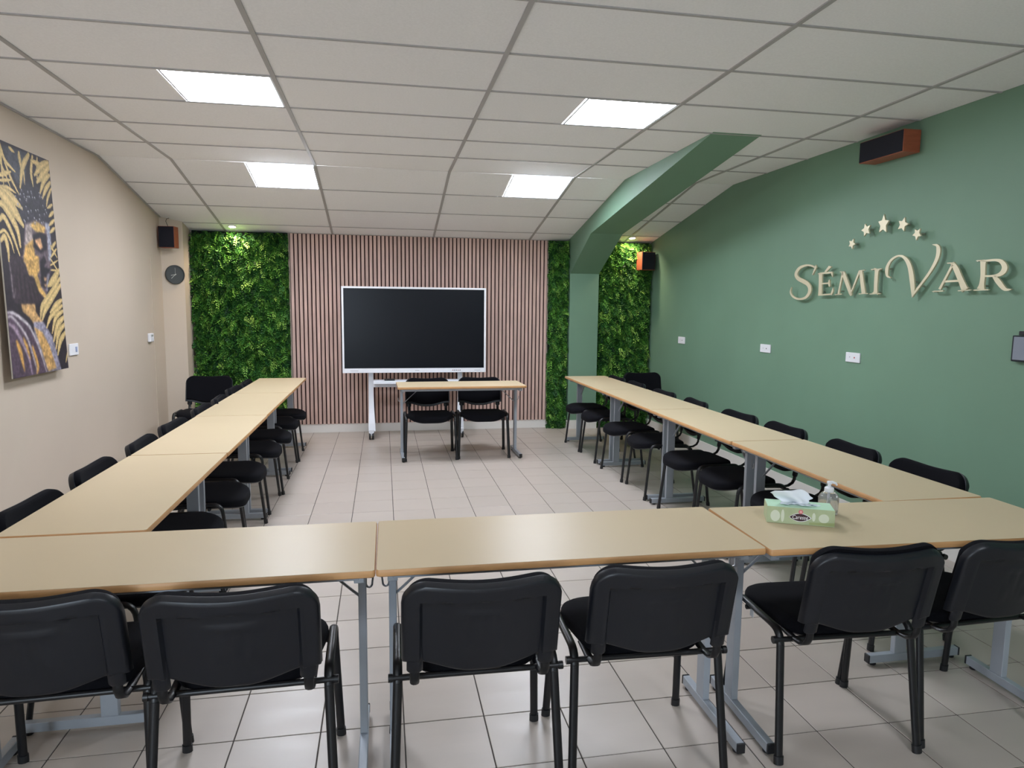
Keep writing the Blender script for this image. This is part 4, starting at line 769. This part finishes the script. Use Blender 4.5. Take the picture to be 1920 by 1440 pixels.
def inside(poly):
    m_=np.zeros((NU,NV),bool); n=len(poly)
    for k in range(n):
        (x1,y1),(x2,y2)=poly[k],poly[(k+1)%n]
        if y1==y2: continue
        c=((y1>vv)!=(y2>vv))&(uu<(x2-x1)*(vv-y1)/(y2-y1)+x1); m_^=c
    return m_
def sm_curve(pts,n=8):
    P=[np.array(p) for p in pts]; P=[2*P[0]-P[1]]+P+[2*P[-1]-P[-2]]; out=[]
    for i in range(1,len(P)-2):
        for k in range(n):
            t=k/n; out.append(.5*((2*P[i])+(-P[i-1]+P[i+1])*t+(2*P[i-1]-5*P[i]+4*P[i+1]-P[i+2])*t*t+(-P[i-1]+3*P[i]-3*P[i+1]+P[i+2])*t**3))
    out.append(P[-2]); return out
first_leaf=[k for k,it in enumerate(ART) if it[0]=='s' and it[1][0]==208][0]
def soften(im,n=3):
    for _ in range(n):
        im=(im+np.roll(im,1,0)+np.roll(im,-1,0)+np.roll(im,1,1)+np.roll(im,-1,1))/5
    return im
for k_,it in enumerate(ART):
    c=np.array(it[1],float)*(1 if it[1][0]!=208 else np.array([.97,.95,1.02]))
    if k_==first_leaf: img=soften(img)*(1+.10*fine[...,None])
    if it[0]=='p':
        jit=.006*nz
        m_=inside(it[2]); img[m_]=(c*(1+.22*nz+.16*fine)[...,None])[m_]
    else:
        pts=sm_curve(it[3]); n=len(pts); W0=it[2]*.00062
        best=np.full((NU,NV),-1.); sh=np.zeros((NU,NV))
        for i in range(n-1):
            p,q=pts[i],pts[i+1]; d=(q-p)*[.75,1.49]; L2=d@d+1e-12
            X=(uu-p[0])*.75; Y=(vv-p[1])*1.49; t=np.clip((X*d[0]+Y*d[1])/L2,0,1); dist=np.hypot(X-t*d[0],Y-t*d[1])
            s=(i+t)/(n-1); w_=W0*(.35+.65*np.sin(np.pi*np.clip(s*.9+.12,0,1)))
            m_=dist<w_; best[m_]=np.maximum(best[m_],(1-dist/w_)[m_])
        m_=best>0; img[m_]=(c*(.86+.22*np.clip(best,0,1)+.10*fine)[...,None])[m_]
# rows of tight curls on the head
hu=[p for p in ART[1][2]]
hm=inside(hu)
r2=np.random.default_rng(9)
for _ in range(90):
    cu,cv=r2.uniform(.30,.92),r2.uniform(.17,.43); k=(int(cu*(NU-1)),int(cv*(NV-1)))
    if hm[k]:
        d=np.hypot((uu-cu)*.75,(vv-cv)*1.49); m_=d<.011; img[m_]=img[m_]*.6+np.array([120,116,128])*.4
        m_=np.hypot((uu-cu+.004)*.75,(vv-cv+.003)*1.49)<.0045; img[m_]=[176,172,184]
img=np.clip(img,8,245)/255; img=np.where(img<=.04045,img/12.92,((img+.055)/1.055)**2.4)
e=empty('canvas_print',(XL+.03,3.05,1.08)); tag(e,'tall unframed canvas print of a bronze and gold statue head among golden palm leaves','picture')
def cpt(u,v,off): 
    y=(2.68-.018*v)*(1-u)+(3.417+.026*v)*u; return (-3.0+.035*v-XL-.03+off, y-3.05, 2.563-1.487*v-1.08)
V=np.array([cpt(u,v,0) for u,v in zip(uu.ravel(),vv.ravel())],dtype=np.float32)
me=bpy.data.meshes.new('printed_face'); idx=np.arange(NU*NV).reshape(NU,NV)
F=np.stack([idx[:-1,:-1],idx[:-1,1:],idx[1:,1:],idx[1:,:-1]],-1).reshape(-1,4)
me.from_pydata(V.tolist(),[],F.tolist()); at=me.color_attributes.new('print','FLOAT_COLOR','POINT')
at.data.foreach_set('color',np.concatenate([img.reshape(-1,3),np.ones((NU*NV,1))],1).astype(np.float32).ravel()); me.materials.append(ARTM)
o=bpy.data.objects.new('printed_face',me); COL.objects.link(o); o.parent=e
b=MB(); q=[cpt(0,0,-.0006),cpt(1,0,-.0006),cpt(1,1,-.0006),cpt(0,1,-.0006)]; bk=[cpt(0,0,-.009),cpt(1,0,-.009),cpt(1,1,-.009),cpt(0,1,-.009)]
b.add(q+bk,[(0,1,2,3),(4,7,6,5),(0,4,5,1),(1,5,6,2),(2,6,7,3),(3,7,4,0)]); b.build('canvas_wrap',mat('canvas_side',(176,168,156),.8),e)
